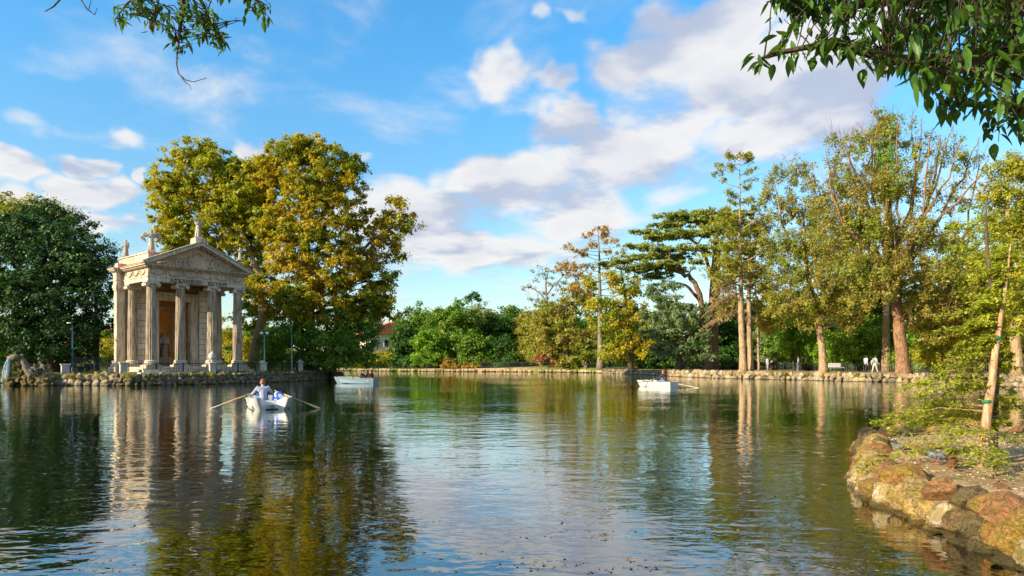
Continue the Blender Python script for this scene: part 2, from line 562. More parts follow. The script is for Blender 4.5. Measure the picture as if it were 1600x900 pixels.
M['lf_cyp'] = G('cypress_spray', [(.34, .27, .03), (.40, .30, .035), (.26, .26, .03)], [(.20, .25, .03), (.30, .29, .03)], .35, transl=.4)
M['lf_cyp_top'] = G('rusty_cypress_spray', [(.42, .25, .07), (.46, .30, .08), (.34, .25, .06)], transl=.4)
M['lf_olive'] = G('olive_leaf', [(.31, .285, .045), (.39, .33, .06), (.23, .23, .032), (.44, .35, .10)], [(.20, .27, .025), (.30, .33, .035)], .3, transl=.48)
M['lf_olive2'] = G('golden_olive_leaf', [(.43, .41, .04), (.36, .37, .036), (.50, .44, .06)], [(.26, .33, .026), (.38, .40, .034)], .35, transl=.5)
M['lf_grey'] = G('grey_green_leaf', [(.20, .20, .09), (.27, .24, .11), (.16, .17, .06)], [(.22, .20, .05), (.15, .16, .04)], .4)
M['lf_cedar'] = G('cedar_needle', [(.22, .29, .06), (.30, .35, .07), (.18, .24, .05), (.40, .40, .08)], transl=.46)
M['lf_bluecedar'] = G('blue_cedar_needle', [(.14, .21, .085), (.21, .28, .12), (.10, .16, .055)], transl=.34)
M['lf_rust'] = G('rust_shrub_leaf', [(.40, .13, .05), (.45, .20, .10), (.32, .15, .05)])
M['lf_orange'] = G('orange_shrub_leaf', [(.42, .20, .03), (.40, .26, .04), (.24, .20, .03)])
M['lf_young'] = G('young_cypress_needle', [(.33, .40, .03), (.44, .46, .04), (.23, .33, .025), (.50, .44, .07)], transl=.48)
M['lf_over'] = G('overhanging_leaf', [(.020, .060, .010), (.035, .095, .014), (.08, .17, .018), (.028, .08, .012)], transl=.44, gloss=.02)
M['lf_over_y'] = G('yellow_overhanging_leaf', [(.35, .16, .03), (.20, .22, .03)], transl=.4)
M['lf_red'] = G('red_leaf', [(.32, .06, .02), (.38, .09, .03)], transl=.4)
M['needle_dry'] = G('dry_needle', [(.34, .24, .10), (.42, .30, .13), (.28, .21, .08)])

# ------------------------------------------------------------------ lake outline, ground, bed, water
LAKE = np.array([(3.9, 4.6), (1, 3.6), (-6, 3.2), (-20, 4), (-45, 24), (-62, 44), (-48, 48.5), (-36.7, 49), (-33.1, 50.2), (-27.6, 49.3), (-24.3, 51.9), (-20.9, 55.7),
                 (-18.9, 62.2), (-17.9, 69), (-19.5, 76), (-26, 90), (-38, 112), (-34, 129), (-18.7, 124), (-4.4, 116.7), (10.3, 110), (13.6, 103.7), (16, 96), (18, 91),
                 (19, 80), (21.5, 71.8), (27.2, 64.4), (32.2, 57.3), (34, 51.9), (35.2, 45), (37, 34), (30, 23), (20, 18.5), (14, 16), (9.2, 14.4), (6.6, 13), (5.7, 11.3),
                 (4.78, 9.8), (4.3, 8.5), (4.32, 7.3), (4.27, 6.3), (4.18, 5.57)], dtype=float)


def sdf(x, y):
    """distance to the shore, positive on land"""
    p = np.stack([np.ravel(x), np.ravel(y)], 1).astype(float)
    best = np.full(len(p), 1e9)
    inside = np.zeros(len(p), dtype=bool)
    n = len(LAKE)
    for i in range(n):
        a, b = LAKE[i], LAKE[(i + 1) % n]
        ab = b - a
        t = np.clip(((p - a) @ ab) / (ab @ ab), 0, 1)
        d = np.hypot(*(p - a - t[:, None] * ab).T)
        best = np.minimum(best, d)
        cond = ((a[1] > p[:, 1]) != (b[1] > p[:, 1])) & (p[:, 0] < (b[0] - a[0]) * (p[:, 1] - a[1]) / (b[1] - a[1] + 1e-12) + a[0])
        inside ^= cond
    return np.where(inside, -best, best)


def land_z(x, y):
    x = np.asarray(x, dtype=float); y = np.asarray(y, dtype=float)
    z = np.full(np.broadcast(x, y).shape, 0.62)
    isl = smoothstep(-12, -17, x) * smoothstep(40, 46, y) * smoothstep(96, 86, y)
    z = z + isl * 0.21
    near = smoothstep(24, 17, np.hypot(x - 8, y - 9))
    z = z + near * (-0.25)
    cam_bank = smoothstep(5.0, 3.5, y)
    z = z - cam_bank * .18
    lawn = np.exp(-((x - 17) / 14) ** 2 - ((y - 122) / 10) ** 2)
    z = z + lawn * 1.0
    far = smoothstep(105, 125, y)
    z = z - far * .14
    return z


def ground_z(x, y):
    return float(land_z(np.array([x]), np.array([y]))[0])


def terrain():
    xs = np.concatenate([[-3000, -1200, -500, -250, -150, -110, -85], np.arange(-70, 2.5, .9), np.arange(2.5, 16, .17), np.arange(16, 60, .9), [65, 75, 90, 120, 180, 300, 600, 1300, 3000]])
    ys = np.concatenate([[-2500, -800, -300, -120, -60, -30, -15, -6, -2, 0, 1.2], np.arange(2, 17, .16), np.arange(17, 150, .75), [155, 165, 180, 200, 240, 300, 450, 800, 1600, 3500]])
    X, Y = np.meshgrid(xs, ys)
    sd = sdf(X, Y).reshape(X.shape)
    L = land_z(X, Y)
    fine = (X > 2.5) & (X < 16) & (Y > 2) & (Y < 17)
    rnd = np.array([mnoise.noise((a * .9, b * .9, 0)) + .5 * mnoise.noise((a * 2.7, b * 2.7, 3)) for a, b in zip(X[fine], Y[fine])])
    L[fine] += rnd * .05
    w = np.where(fine, smoothstep(.30, .52, sd), smoothstep(.15, .8, sd))
    bed = -0.22 - np.clip(-sd, 0, 8) * 0.17
    Z = bed * (1 - w) + L * w
    V = np.stack([X.ravel(), Y.ravel(), Z.ravel()], 1)
    ny, nx = X.shape
    i = np.arange(ny - 1)[:, None] * nx + np.arange(nx - 1)[None, :]
    F = np.stack([i, i + 1, i + nx + 1, i + nx], -1).reshape(-1, 4)
    m, w = new_mat('ground')
    g = w.n('ShaderNodeNewGeometry').outputs['Position']
    z = w.n('ShaderNodeSeparateXYZ', {0: g}).outputs[2]
    sx = w.n('ShaderNodeSeparateXYZ', {0: g}).outputs[0]
    sy = w.n('ShaderNodeSeparateXYZ', {0: g}).outputs[1]
    a = w.noise(g, .35, 4, .6); b = w.noise(g, 2.2, 6, .65); c = w.noise(g, 14, 5, .7); e = w.noise(g, 45, 3, .7)
    dirt = w.mix(w.rng(b, .3, .7), (.33, .19, .085), (.54, .38, .20))
    dirt = w.mix(w.rng(c, .50, .66, 0, .8), dirt, (.22, .115, .045))
    dirt = w.mix(w.rng(e, .55, .66, 0, .8), dirt, (.66, .55, .38))
    grass = w.mix(w.rng(c, .35, .65), (.05, .095, .014), (.17, .20, .03))
    lawn = w.m('MULTIPLY', w.rng(sx, -14, -17), w.rng(sy, 44, 47))
    farlawn = w.m('MULTIPLY', w.rng(sy, 100, 106), w.rng(sx, -2, 8))
    am = w.m('ADD', w.rng(w.m('ADD', a, w.m('MULTIPLY', b, .35)), .70, .84), w.m('MAXIMUM', lawn, farlawn), clamp=True)
    col = w.mix(am, dirt, grass)
    bedc = w.mix(w.rng(b, .35, .65), (.085, .11, .015), (.155, .175, .028))
    shal = w.mix(w.rng(c, .4, .62), (.26, .155, .04), (.48, .32, .12))
    shal = w.mix(w.rng(w.noise(g, 6, 4), .5, .62, 0, .7), shal, (.10, .08, .025))
    bedc = w.mix(w.m('MULTIPLY', w.rng(z, -.62, -.24), w.m('MULTIPLY', w.rng(sx, 1.5, 4.0), w.rng(sy, 22, 15))), bedc, shal)
    col = w.mix(w.rng(z, -.05, .12), bedc, col)
    finish(w, pbr(w, col, .95, w.bump(w.m('ADD', c, e), .6, .04), .1))
    return tag(link('ground', raw_mesh('ground', V, [F], [m], True)), 'brown earth and grass of the park banks around the lake', kind='structure')


terrain()


def water():
    m, w = new_mat('lake_water')
    g = w.n('ShaderNodeNewGeometry').outputs['Position']
    sy = w.n('ShaderNodeSeparateXYZ', {0: g}).outputs[1]
    # wind ripples, slightly longer across the wind
    p1 = w.n('ShaderNodeMapping', {'Vector': g, 'Rotation': (0, 0, .30), 'Scale': (.55, 1.0, 1)}).outputs[0]
    p2 = w.n('ShaderNodeMapping', {'Vector': g, 'Rotation': (0, 0, -.22), 'Scale': (.60, 1.0, 1)}).outputs[0]
    n1 = w.noise(p1, 1.05, 2, .5, .3)
    n2 = w.noise(p2, 2.9, 2, .5, .35)
    n3 = w.noise(p1, 8.0, 2, .5, .2)
    calm = w.rng(w.noise(g, .085, 3, .55), .38, .62, .45, 1.25)
    h = w.m('ADD', w.m('MULTIPLY', n1, .022), w.m('ADD', w.m('MULTIPLY', n2, .0185), w.m('MULTIPLY', n3, .0056)))
    h = w.m('MULTIPLY', h, calm)
    nb = w.n('ShaderNodeBump', {'Height': h, 'Strength': 1.0, 'Distance': .72}).outputs[0]
    fr = w.n('ShaderNodeFresnel', {'IOR': 1.95, 'Normal': nb}).outputs[0]
    fr = w.m('MULTIPLY', fr, 1.5, clamp=True)
    tr = w.n('ShaderNodeBsdfTransparent', {'Color': (.46, .47, .20)}).outputs[0]
    gl = w.n('ShaderNodeBsdfGlossy', {'Color': (.97, .98, .96), 'Roughness': .018, 'Normal': nb}).outputs[0]
    finish(w, w.n('ShaderNodeMixShader', {0: fr, 1: tr, 2: gl}).outputs[0])
    bm = bmesh.new()
    # the sheet ends under the bank stones, a little outside the shore
    n = len(LAKE)
    pts = []
    for i in range(n):
        a, b, c = LAKE[i - 1], LAKE[i], LAKE[(i + 1) % n]
        t = (c - a) / np.linalg.norm(c - a)
        pts.append(b + np.array([-t[1], t[0]]) * WSIDE * .35)
    vs = [bm.verts.new((p[0], p[1], 0)) for p in pts]
    f = bm.faces.new(vs)
    bmesh.ops.triangulate(bm, faces=[f])
    bmesh.ops.recalc_face_normals(bm, faces=bm.faces[:])
    for f in bm.faces:
        if f.normal.z < 0: f.normal_flip()
    o = MB().bm(bm).build('water', m)
    return tag(o, 'dark green rippled lake water', kind='structure')


WSIDE = 1.0
_a = sum(LAKE[i][0] * LAKE[(i + 1) % len(LAKE)][1] - LAKE[(i + 1) % len(LAKE)][0] * LAKE[i][1] for i in range(len(LAKE)))
WSIDE = -1.0 if _a > 0 else 1.0
water()

# ------------------------------------------------------------------ stones and stone walls
def stone_mesh(seed, sub=2, cuts=9, lump=.16, lo=.58, hi=.86):
    r = random.Random(seed)
    bm = bmesh.new()
    bmesh.ops.create_icosphere(bm, subdivisions=sub, radius=1.0)
    pl = []
    for _ in range(cuts):
        d = Vector((r.gauss(0, 1), r.gauss(0, 1), r.gauss(0, 1))).normalized()
        pl.append((d, r.uniform(lo, hi)))
    off = Vector((r.uniform(0, 99),) * 3)
    for v in bm.verts:
        k = 1.0
        for d, h in pl:
            t = v.co.normalized().dot(d)
            if t > 1e-3: k = min(k, h / t)
        v.co = v.co.normalized() * k * (1 + lump * mnoise.noise(v.co * 1.9 + off) + lump * .4 * mnoise.noise(v.co * 4.5 + off))
    return MB().bm(bm)


STONES = [stone_mesh(i, 2, 13, .22).mesh('stone', M['rim'], False) for i in range(14)]
STONES_LO = [stone_mesh(50 + i, 1, 7).mesh('stone', M['rim'], False) for i in range(8)]
STONES_HI = [stone_mesh(90 + i, 4, 16, .05, .58, .80).mesh('stone', M['fore'], False) for i in range(18)]


def put_stone(meshes, parent, loc, size, rng, mat=None, name='stone', yaw=None, tilt=.25):
    o = link(name, rng.choice(meshes), parent, loc, (rng.uniform(-tilt, tilt), rng.uniform(-tilt, tilt), yaw if yaw is not None else rng.uniform(0, 6.28)), size)
    if mat is not None:
        o.material_slots[0].link = 'OBJECT'
        o.material_slots[0].material = mat
    return o


def walk(path, step, rng, jit=.25):
    """points and headings along a polyline at uneven steps"""
    path = np.asarray(path, dtype=float)
    seg = np.linalg.norm(np.diff(path, axis=0), axis=1)
    cum = np.concatenate([[0], np.cumsum(seg)])
    s = step * .5
    while s < cum[-1]:
        i = min(len(seg) - 1, np.searchsorted(cum, s, 'right') - 1)
        t = (s - cum[i]) / seg[i]
        d = (path[i + 1] - path[i]) / seg[i]
        yield path[i] * (1 - t) + path[i + 1] * t, math.atan2(d[1], d[0]), d
        s += step * rng.uniform(1 - jit, 1 + jit)


def stone_wall(name, label, cat, path, top, step, courses, meshes, mats, seed, depth=.45, batter=.14, group=None, inward=1):
    rng = random.Random(seed)
    c = np.mean(np.asarray(path), axis=0)
    root = thing(name, label, cat, (c[0], c[1], 0), 0, group)
    hc = (top + .08) / courses
    for k in range(courses):
        for p, yaw, d in walk(path, step * (1.12 if k == 0 else 1), rng):
            nrm = np.array([-d[1], d[0]]) * inward
            q = p + nrm * (batter * k / max(1, courses - 1) * 1.6 + rng.uniform(-.05, .05)) - c
            st = rng.uniform(.7, 1.5)
            put_stone(meshes, root, (q[0], q[1], -.08 + hc * (k + .5) + rng.uniform(-.04, .04)), (step * .62 * st, depth * .62 * rng.uniform(.85, 1.15), hc * .80 * rng.uniform(.8, 1.3)), rng, rng.choice(mats), yaw=yaw + rng.uniform(-.3, .3) + (PI if rng.random() < .5 else 0), tilt=.28)
    return root


def sub(a, b):
    i = [k for k in range(len(LAKE)) if np.allclose(LAKE[k], a)][0]
    j = [k for k in range(len(LAKE)) if np.allclose(LAKE[k], b)][0]
    return [LAKE[k] for k in range(i, j + 1)]


stone_wall('stone_wall', 'pale rubble wall of larger stones between the fountain and the temple', 'stone wall', [(-34.6, 49.6), (-33.1, 50.2), (-29.0, 49.5)], .82, .62, 2, STONES, [M['rim_light'], M['rim_light'], M['rim']], 3, inward=1)
stone_wall('stone_wall', 'low grey rock edging below the railing in front of the temple', 'stone wall', [(-29.0, 49.5), (-27.6, 49.3), (-24.3, 51.9), (-20.9, 55.7), (-18.9, 62.2), (-17.9, 69), (-19.0, 74)], .86, .42, 3, STONES, [M['rim']], 4, depth=.42)
_far = MB()
_r = random.Random(8)
for p, yaw, d in walk(sub((-38, 112), (13.6, 103.7)), .55, _r, .5):
    if _r.random() < .14: continue
    mb = stone_mesh(_r.randrange(1 << 20), 1, 6)
    V = mb.V[0] * np.array([.42 * _r.uniform(.6, 1.4), .28, .26 * _r.uniform(.6, 1.4)])
    c_, s_ = math.cos(yaw), math.sin(yaw)
    V = np.stack([V[:, 0] * c_ - V[:, 1] * s_ + p[0], V[:, 0] * s_ + V[:, 1] * c_ + p[1], V[:, 2] + .22 + _r.uniform(-.04, .05)], 1)
    _far.add(V, mb.F)
tag(_far.build('stone_edging', M['bank']), 'thin line of pale stones edging the far shore', kind='stuff')
stone_wall('stone_wall', 'dark low stone edging below the lawn and cypress trunk', 'stone wall', [(13.6, 103.7), (16, 96), (18, 91), (18.6, 85)], .62, .62, 2, STONES_LO, [M['rim'], M['rim_light']], 15)
stone_wall('stone_wall', 'tan rubble bank wall under the twin slender trunks', 'stone wall', [(18.6, 85), (19, 80), (21.5, 71.8), (24.6, 67.9)], .74, .55, 2, STONES, [M['bank'], M['bank'], M['rim_light'], M['rim']], 5)
stone_wall('stone_wall', 'sunlit cream rubble wall under the big red trunk and the walkers', 'stone wall', [(24.6, 67.9), (27.2, 64.4), (32.2, 57.3), (34, 51.9), (35.2, 45), (36.5, 36.5)], .70, .52, 2, STONES, [M['bank'], M['bank'], M['bank'], M['rim_light'], M['rim']], 6)

# the boulder wall in front, each boulder by hand-fitted courses
FW = [(13.5, 15.9), (9.2, 14.4), (6.6, 13.0), (5.85, 11.3), (4.98, 9.8), (4.50, 8.5), (4.46, 7.3), (4.42, 6.3), (4.34, 5.5), (4.15, 4.4)]


def fore_wall():
    rng = random.Random(21)
    root = thing('stone_wall', 'golden lichen-covered boulder wall around the near bank', 'stone wall', (5.2, 9.0, 0))
    for k in range(3):
        st = (.31, .30, .33)[k]
        for p, yaw, d in walk(FW, st, rng, .28):
            nrm = np.array([-d[1], d[0]])
            if p[1] > 13.4 and k == 1: continue
            q = p + nrm * ((.0, .07, .19)[k] + rng.uniform(-.04, .04))
            y = q[1]
            mat = rng.choice([M['fore']] * 9 + [M['fore_red']])
            if y > 11.2: mat = rng.choice([M['fore'], M['fore'], M['fore_red'], M['fore_dark']])
            elif y < 7.0: mat = rng.choice([M['fore_dark'], M['fore'], M['fore'], M['fore_red'] if k == 2 else M['fore_dark']])
            elif k < 2 and rng.random() < .30: mat = M['fore_white']
            v = rng.uniform(.82, 1.2)
            put_stone(STONES_HI, root, (q[0] - 5.2, q[1] - 9.0, (-.07, .15, .345)[k] + rng.uniform(-.03, .03)), (st * .77 * v, .23, (.20, .195, .165)[k] * rng.uniform(.85, 1.2)), rng, mat, yaw=yaw + rng.uniform(-.22, .22) + (PI if rng.random() < .5 else 0), tilt=.2)
    return root


fore_wall()
# loose stones on the near bank
_r = random.Random(5)
for lab, px, py, s, mt in [('upright rusty orange stone beside the pigeon on the near bank', 1487, 721, (.085, .07, .13), 'fore_red'),
                           ('rounded red stone under the sapling foliage, before the shore stones', 1456, 694, (.15, .11, .085), 'fore_red'),
                           ('flat ochre stone lying between the shore and the sapling foliage', 1436, 697, (.16, .1, .06), 'fore'),
                           ('small brown stone on the bare earth at the foot of the sapling', 1566, 752, (.10, .08, .05), 'fore_red'),
                           ('reddish stone half buried beside the sapling, farther from the water', 1590, 668, (.16, .12, .07), 'fore_red')]:
    Y = (EYE - .46) * FPX / (py - HZ)
    p = W(px, py, Y)
    o = put_stone(STONES_HI, None, (p[0], p[1], ground_z(p[0], p[1]) + s[2] * .55), s, _r, M[mt], name='loose_stone')
    tag(o, lab, 'stone')

# ------------------------------------------------------------------ trees
def nz(v):
    return v / (np.linalg.norm(v, axis=-1, keepdims=True) + 1e-9)


def leaves_geo(P, N, D, L, Wd, rng, fold=.18, tri=False):
    """rhombic leaves: centre P, facing N, pointing D, length L, width Wd"""
    n = len(P)
    D = nz(D - N * np.sum(D * N, 1, keepdims=True))
    B = np.cross(N, D)
    L = np.broadcast_to(L, (n,))[:, None]; Wd = np.broadcast_to(Wd, (n,))[:, None]
    if tri:
        V = np.stack([P - D * L * .5 - B * Wd * .5, P - D * L * .5 + B * Wd * .5, P + D * L * .5], 1).reshape(-1, 3)
        return V, np.arange(n * 3).reshape(n, 3)
    V = np.stack([P - D * L * .5, P + B * Wd * .5 - N * Wd * fold + D * L * .05, P + D * L * .5 - N * L * .12, P - B * Wd * .5 - N * Wd * fold + D * L * .05], 1).reshape(-1, 3)
    F = np.arange(n * 4).reshape(n, 4)
    F = np.concatenate([F[:, [0, 1, 2]], F[:, [0, 2, 3]]])
    return V, F


def crown_mesh(name, clusters, crad, per, L, mat, rng, outward=None, droop=0.0, flat=.65, wide=.62):
    """clusters (n,3) -> leaf clumps"""
    n = len(clusters)
    k = rng.poisson(per * 1.8, n).clip(2)
    L = L * .78
    C = np.repeat(clusters, k, axis=0)
    cr = np.repeat(np.broadcast_to(crad, (n,)), k)[:, None]
    off = rng.normal(0, .5, C.shape) * cr * np.array([1, 1, flat])
    off[:, 2] -= droop * np.abs(rng.normal(0, 1, len(C))) * cr[:, 0]
    P = C + off
    O = off if outward is None else off * .6 + np.repeat(outward, k, axis=0)
    N = nz(nz(O) * .55 + rng.normal(0, .55, C.shape) + np.array([0, 0, .55]))
    D = nz(rng.normal(0, 1, C.shape) + nz(O) * .6 + np.array([0, 0, -.5 - droop]))
    l = L * rng.choice([.55, .8, 1.0, 1.35], len(C)) * rng.uniform(.85, 1.15, len(C))
    V, F = leaves_geo(P, N, D, l, l * wide * 1.1, rng, tri=True)
    return raw_mesh(name, V, [F], [mat])


def limb_path(a, b, n, rng, sag=.12, wob=.06):
    t = np.linspace(0, 1, n)[:, None]
    d = np.linalg.norm(b - a)
    mid = (a + b) / 2 + np.array([0, 0, sag * d])
    P = (1 - t) ** 2 * a + 2 * t * (1 - t) * mid + t ** 2 * b
    w = rng.normal(0, wob * d, (n, 3)) * np.sin(t * PI)
    w = np.cumsum(w, axis=0) * .5
    return P + w * np.sin(t * PI)


def blob_points(c, r, n, rng, shell=.42):
    d = nz(rng.normal(0, 1, (n, 3)))
    ph = rng.uniform(0, 6.28, 6); kk = rng.normal(0, 2.6, (6, 3))
    bump = 1 + .16 * np.sin(d @ kk.T + ph).sum(1) / 1.6
    rad = rng.uniform(0, 1, n) ** shell * bump
    return c + d * rad[:, None] * r, d


def blob_tree(name, label, cat, Y, trunk, blobs, mat, bark, leaf=.28, dens=1.0, crad=.62, per=34, droop=0.0, group=None, limbs=(), twigs=.35, bare=0, seed=1, shell=.42, sides=9, flat=.65, sink=.3, wide=.62, attach=.5):
    """trunk: (px,py,dy,r); blobs: (px,py,rx,ry,dy[,density]); limbs: lists of (px,py,dy,r)"""
    rng = np.random.default_rng(seed)
    tp = np.array([W(px, py, Y + dy) for px, py, dy, r in trunk]); tr = np.array([t[3] for t in trunk], dtype=float)
    gz = ground_z(tp[0][0], tp[0][1])
    tp[0][2] = gz - sink
    root = thing(name, label, cat, (tp[0][0], tp[0][1], gz), 0, group)
    o = np.array([tp[0][0], tp[0][1], gz])
    tp = tp - o
    # denser trunk path
    t = np.linspace(0, len(tp) - 1, (len(tp) - 1) * 4 + 1)
    i = np.minimum(t.astype(int), len(tp) - 2); f = (t - i)[:, None]
    TP = tp[i] * (1 - f) + tp[i + 1] * f + rng.normal(0, .02, (len(t), 3)) * np.minimum(1, t)[:, None]
    TR = tr[i] * (1 - f[:, 0]) + tr[i + 1] * f[:, 0]
    TR[0] *= 1.45; TR[1] *= 1.12
    wood = MB().tube(TP, TR, sides)
    anchors = [TP]; arad = [TR]
    for lb in limbs:
        lp = np.array([W(px, py, Y + dy) for px, py, dy, r in lb]) - o
        lr = np.array([q[3] for q in lb])
        t2 = np.linspace(0, len(lp) - 1, (len(lp) - 1) * 4 + 1)
        # Catmull-like smoothing
        i2 = np.minimum(t2.astype(int), len(lp) - 2); f2 = (t2 - i2)[:, None]
        p0 = lp[np.maximum(i2 - 1, 0)]; p1 = lp[i2]; p2 = lp[i2 + 1]; p3 = lp[np.minimum(i2 + 2, len(lp) - 1)]
        q = .5 * (2 * p1 + (p2 - p0) * f2 + (2 * p0 - 5 * p1 + 4 * p2 - p3) * f2 ** 2 + (3 * p1 - p0 - 3 * p2 + p3) * f2 ** 3)
        rr = lr[i2] * (1 - f2[:, 0]) + lr[i2 + 1] * f2[:, 0]
        LL = np.linalg.norm(lp[-1] - lp[0])
        wob = np.cumsum(rng.normal(0, .016 * LL, q.shape), axis=0) * np.sin(np.linspace(0, PI, len(q)))[:, None]
        q = q + wob
        wood.tube(q, rr, 7)
        anchors.append(q); arad.append(rr)
    A = np.concatenate(anchors); AR = np.concatenate(arad)
    CL, DO, CR = [], [], []
    for b in blobs:
        px, py, rx, ry, dy = b[:5]
        bd = b[5] if len(b) > 5 else 1.0
        c = W(px, py, Y + dy) - o
        r = np.array([rx, (rx + ry) * .5, ry]) / FPX * (Y + dy)
        n = max(3, int(dens * bd * 3.3 * PI * r[0] * r[2]))
        pts, dirs = blob_points(c, r, n, rng, shell)
        keep = pts[:, 2] > .15
        pts, dirs = pts[keep], dirs[keep]
        if len(pts) == 0: continue
        CL.append(pts); DO.append(dirs)
        # a limb from the wood to the clump, with branches to part of its twigs
        dd = np.linalg.norm(A - c, axis=1) + np.maximum(0, A[:, 2] - c[2] + .1 * np.linalg.norm(A - c, axis=1)) * 2.5
        dd[:max(1, int(len(TP) * .25))] += 6 * attach
        j = int(np.argmin(dd))
        lr0 = min(AR[j] * .6, .03 + .045 * np.linalg.norm(A[j] - c) * .5 + .02 * max(r))
        lp = limb_path(A[j], c, 9, rng)
        wood.tube(lp, np.linspace(lr0, max(.015, lr0 * .35), 9), 5)
        m = max(2, int(len(pts) * twigs * .3))
        for q in pts[rng.choice(len(pts), min(m, len(pts)), replace=False)]:
            s = lp[rng.integers(3, 9)]
            wood.tube(limb_path(s, q, 5, rng, .08), np.linspace(max(.012, lr0 * .32), .008, 5), 3, cap=False)
        if bare:
            top = pts[dirs[:, 2] > -.1]
            if len(top):
                for q in top[rng.choice(len(top), min(bare, len(top)), replace=False)]:
                    up = nz((q - c) / r + np.array([0, 0, 1.2])) * rng.uniform(.8, 2.1)
                    e = q + up + rng.normal(0, .15, 3)
                    tw = limb_path(q - up * .6, e, 5, rng, .02, .05)
                    wood.tube(tw, np.linspace(.026, .009, 5), 3, cap=False)
                    for _ in range(3):
                        s = tw[rng.integers(1, 4)]
                        e2 = s + nz(up + rng.normal(0, .6, 3)) * rng.uniform(.4, 1.1)
                        wood.tube(np.array([s, (s + e2) / 2 + rng.normal(0, .04, 3), e2]), [.014, .010, .007], 3, cap=False)
    wood.build('trunk', bark, root, True)
    CL = np.concatenate(CL); DO = np.concatenate(DO)
    cr = crad * rng.uniform(.6, 1.3, len(CL))
    link('crown', crown_mesh('crown', CL, cr, per * 1.25, leaf, mat, rng, DO * crad * .6, droop, flat, wide), root)
    return root


def feather_tree(name, label, cat, Y, trunk, nb, prof, mat, bark, leaf=.2, droop=.25, rise=.1, spray=10, per=12, seed=1, group=None, lo=.3, mats=None, side=None, back=None, thin=1.0, base_z=None, hang=0.0, wl=.32, reg=True):
    """conifer: whorled branches with sprays; prof(t) gives branch length in metres for t=0 (lowest) .. 1 (top)"""
    rng = np.random.default_rng(seed)
    tp = np.array([W(px, py, Y + dy) for px, py, dy, r in trunk]); tr = np.array([t[3] for t in trunk], dtype=float)
    gz = ground_z(tp[0][0], tp[0][1]) if base_z is None else base_z
    tp[0][2] = gz - .12
    root = thing(name, label, cat, (tp[0][0], tp[0][1], gz), 0, group)
    o = np.array([tp[0][0], tp[0][1], gz]); tp = tp - o
    t = np.linspace(0, len(tp) - 1, (len(tp) - 1) * 5 + 1)
    i = np.minimum(t.astype(int), len(tp) - 2); f = (t - i)[:, None]
    TP = tp[i] * (1 - f) + tp[i + 1] * f
    TP += np.cumsum(rng.normal(0, .004 * TP[-1][2] / 8, TP.shape), axis=0)
    TR = tr[i] * (1 - f[:, 0]) + tr[i + 1] * f[:, 0]; TR[0] *= 1.3
    wood = MB().tube(TP, TR, 9)
    H = TP[-1][2]
    CL, DR = [], []
    for k in range(nb):
        tt = (k + rng.uniform(0, 1)) / nb
        h = H * (lo + (1 - lo) * tt)
        j = int(np.searchsorted(TP[:, 2], h).clip(1, len(TP) - 1))
        a = (h - TP[j - 1, 2]) / (TP[j, 2] - TP[j - 1, 2] + 1e-6)
        s = TP[j - 1] * (1 - a) + TP[j] * a
        az = k * 2.39996 + rng.uniform(-.4, .4)
        if side is not None and rng.random() < .6: az = side + rng.normal(0, .7)
        if back is not None and math.sin(az) < back and tt > .12: az = -az
        ln = prof(tt) * (rng.uniform(.6, 1.15) if reg else rng.choice([.35, .6, .85, 1.05, 1.25]) * rng.uniform(.85, 1.15))
        if ln < .08: continue
        d = np.array([math.cos(az), math.sin(az), 0])
        u = np.linspace(0, 1, 8)[:, None]
        bp = s + d * ln * u + np.array([0, 0, 1]) * ln * ((rise if reg else rise * rng.uniform(.4, 1.6)) * u - droop * u ** 2) + rng.normal(0, .018 * ln, (8, 3)) * u
        r0 = max(.012 * thin, min(TR[j] * .45, .022 * ln * thin))
        wood.tube(bp, np.linspace(r0, .006 * thin, 8), 4, cap=False)
        sd = np.array([-d[1], d[0], 0])
        for q in range(spray):
            uu = rng.uniform(.12, 1.0) ** .8
            kk = min(6, int(uu * 7)); b0 = bp[kk] * (1 - (uu * 7 - kk)) + bp[kk + 1] * (uu * 7 - kk)
            sg = rng.choice([-1, 1])
            sl = ln * .30 * (1.15 - uu * .8) * rng.uniform(.4, 1.1)
            e = b0 + (sd * sg + d * rng.uniform(.3, .9)) * sl + np.array([0, 0, -abs(rng.normal(.12, .15)) - hang * rng.uniform(.2, 1)]) * sl
            if sl > .12 * thin: wood.tube(np.array([b0, (b0 + e) / 2 + np.array([0, 0, .05 * sl]), e]), [.012 * thin, .008 * thin, .004 * thin], 3, cap=False)
            m = max(2, rng.poisson(per))
            w = rng.uniform(0, 1, m)[:, None]
            CL.append(b0 * (1 - w) + e * w + rng.normal(0, .085 * max(sl, .25), (m, 3)))
            DR.append(np.repeat(((e - b0) / (sl + 1e-6))[None], m, 0))
    wood.build('trunk', bark, root, True)
    P = np.concatenate(CL); D = np.concatenate(DR)
    N = nz(rng.normal(0, .5, P.shape) + np.array([0, 0, 1.0]))
    Dr = nz(D + rng.normal(0, .7, P.shape) + np.array([0, 0, -.25 - hang]))
    l = leaf * rng.uniform(.55, 1.3, len(P))
    V, F = leaves_geo(P, N, Dr, l, l * wl, rng)
    link('crown', raw_mesh('crown', V, [F], [mat]), root)
    return root

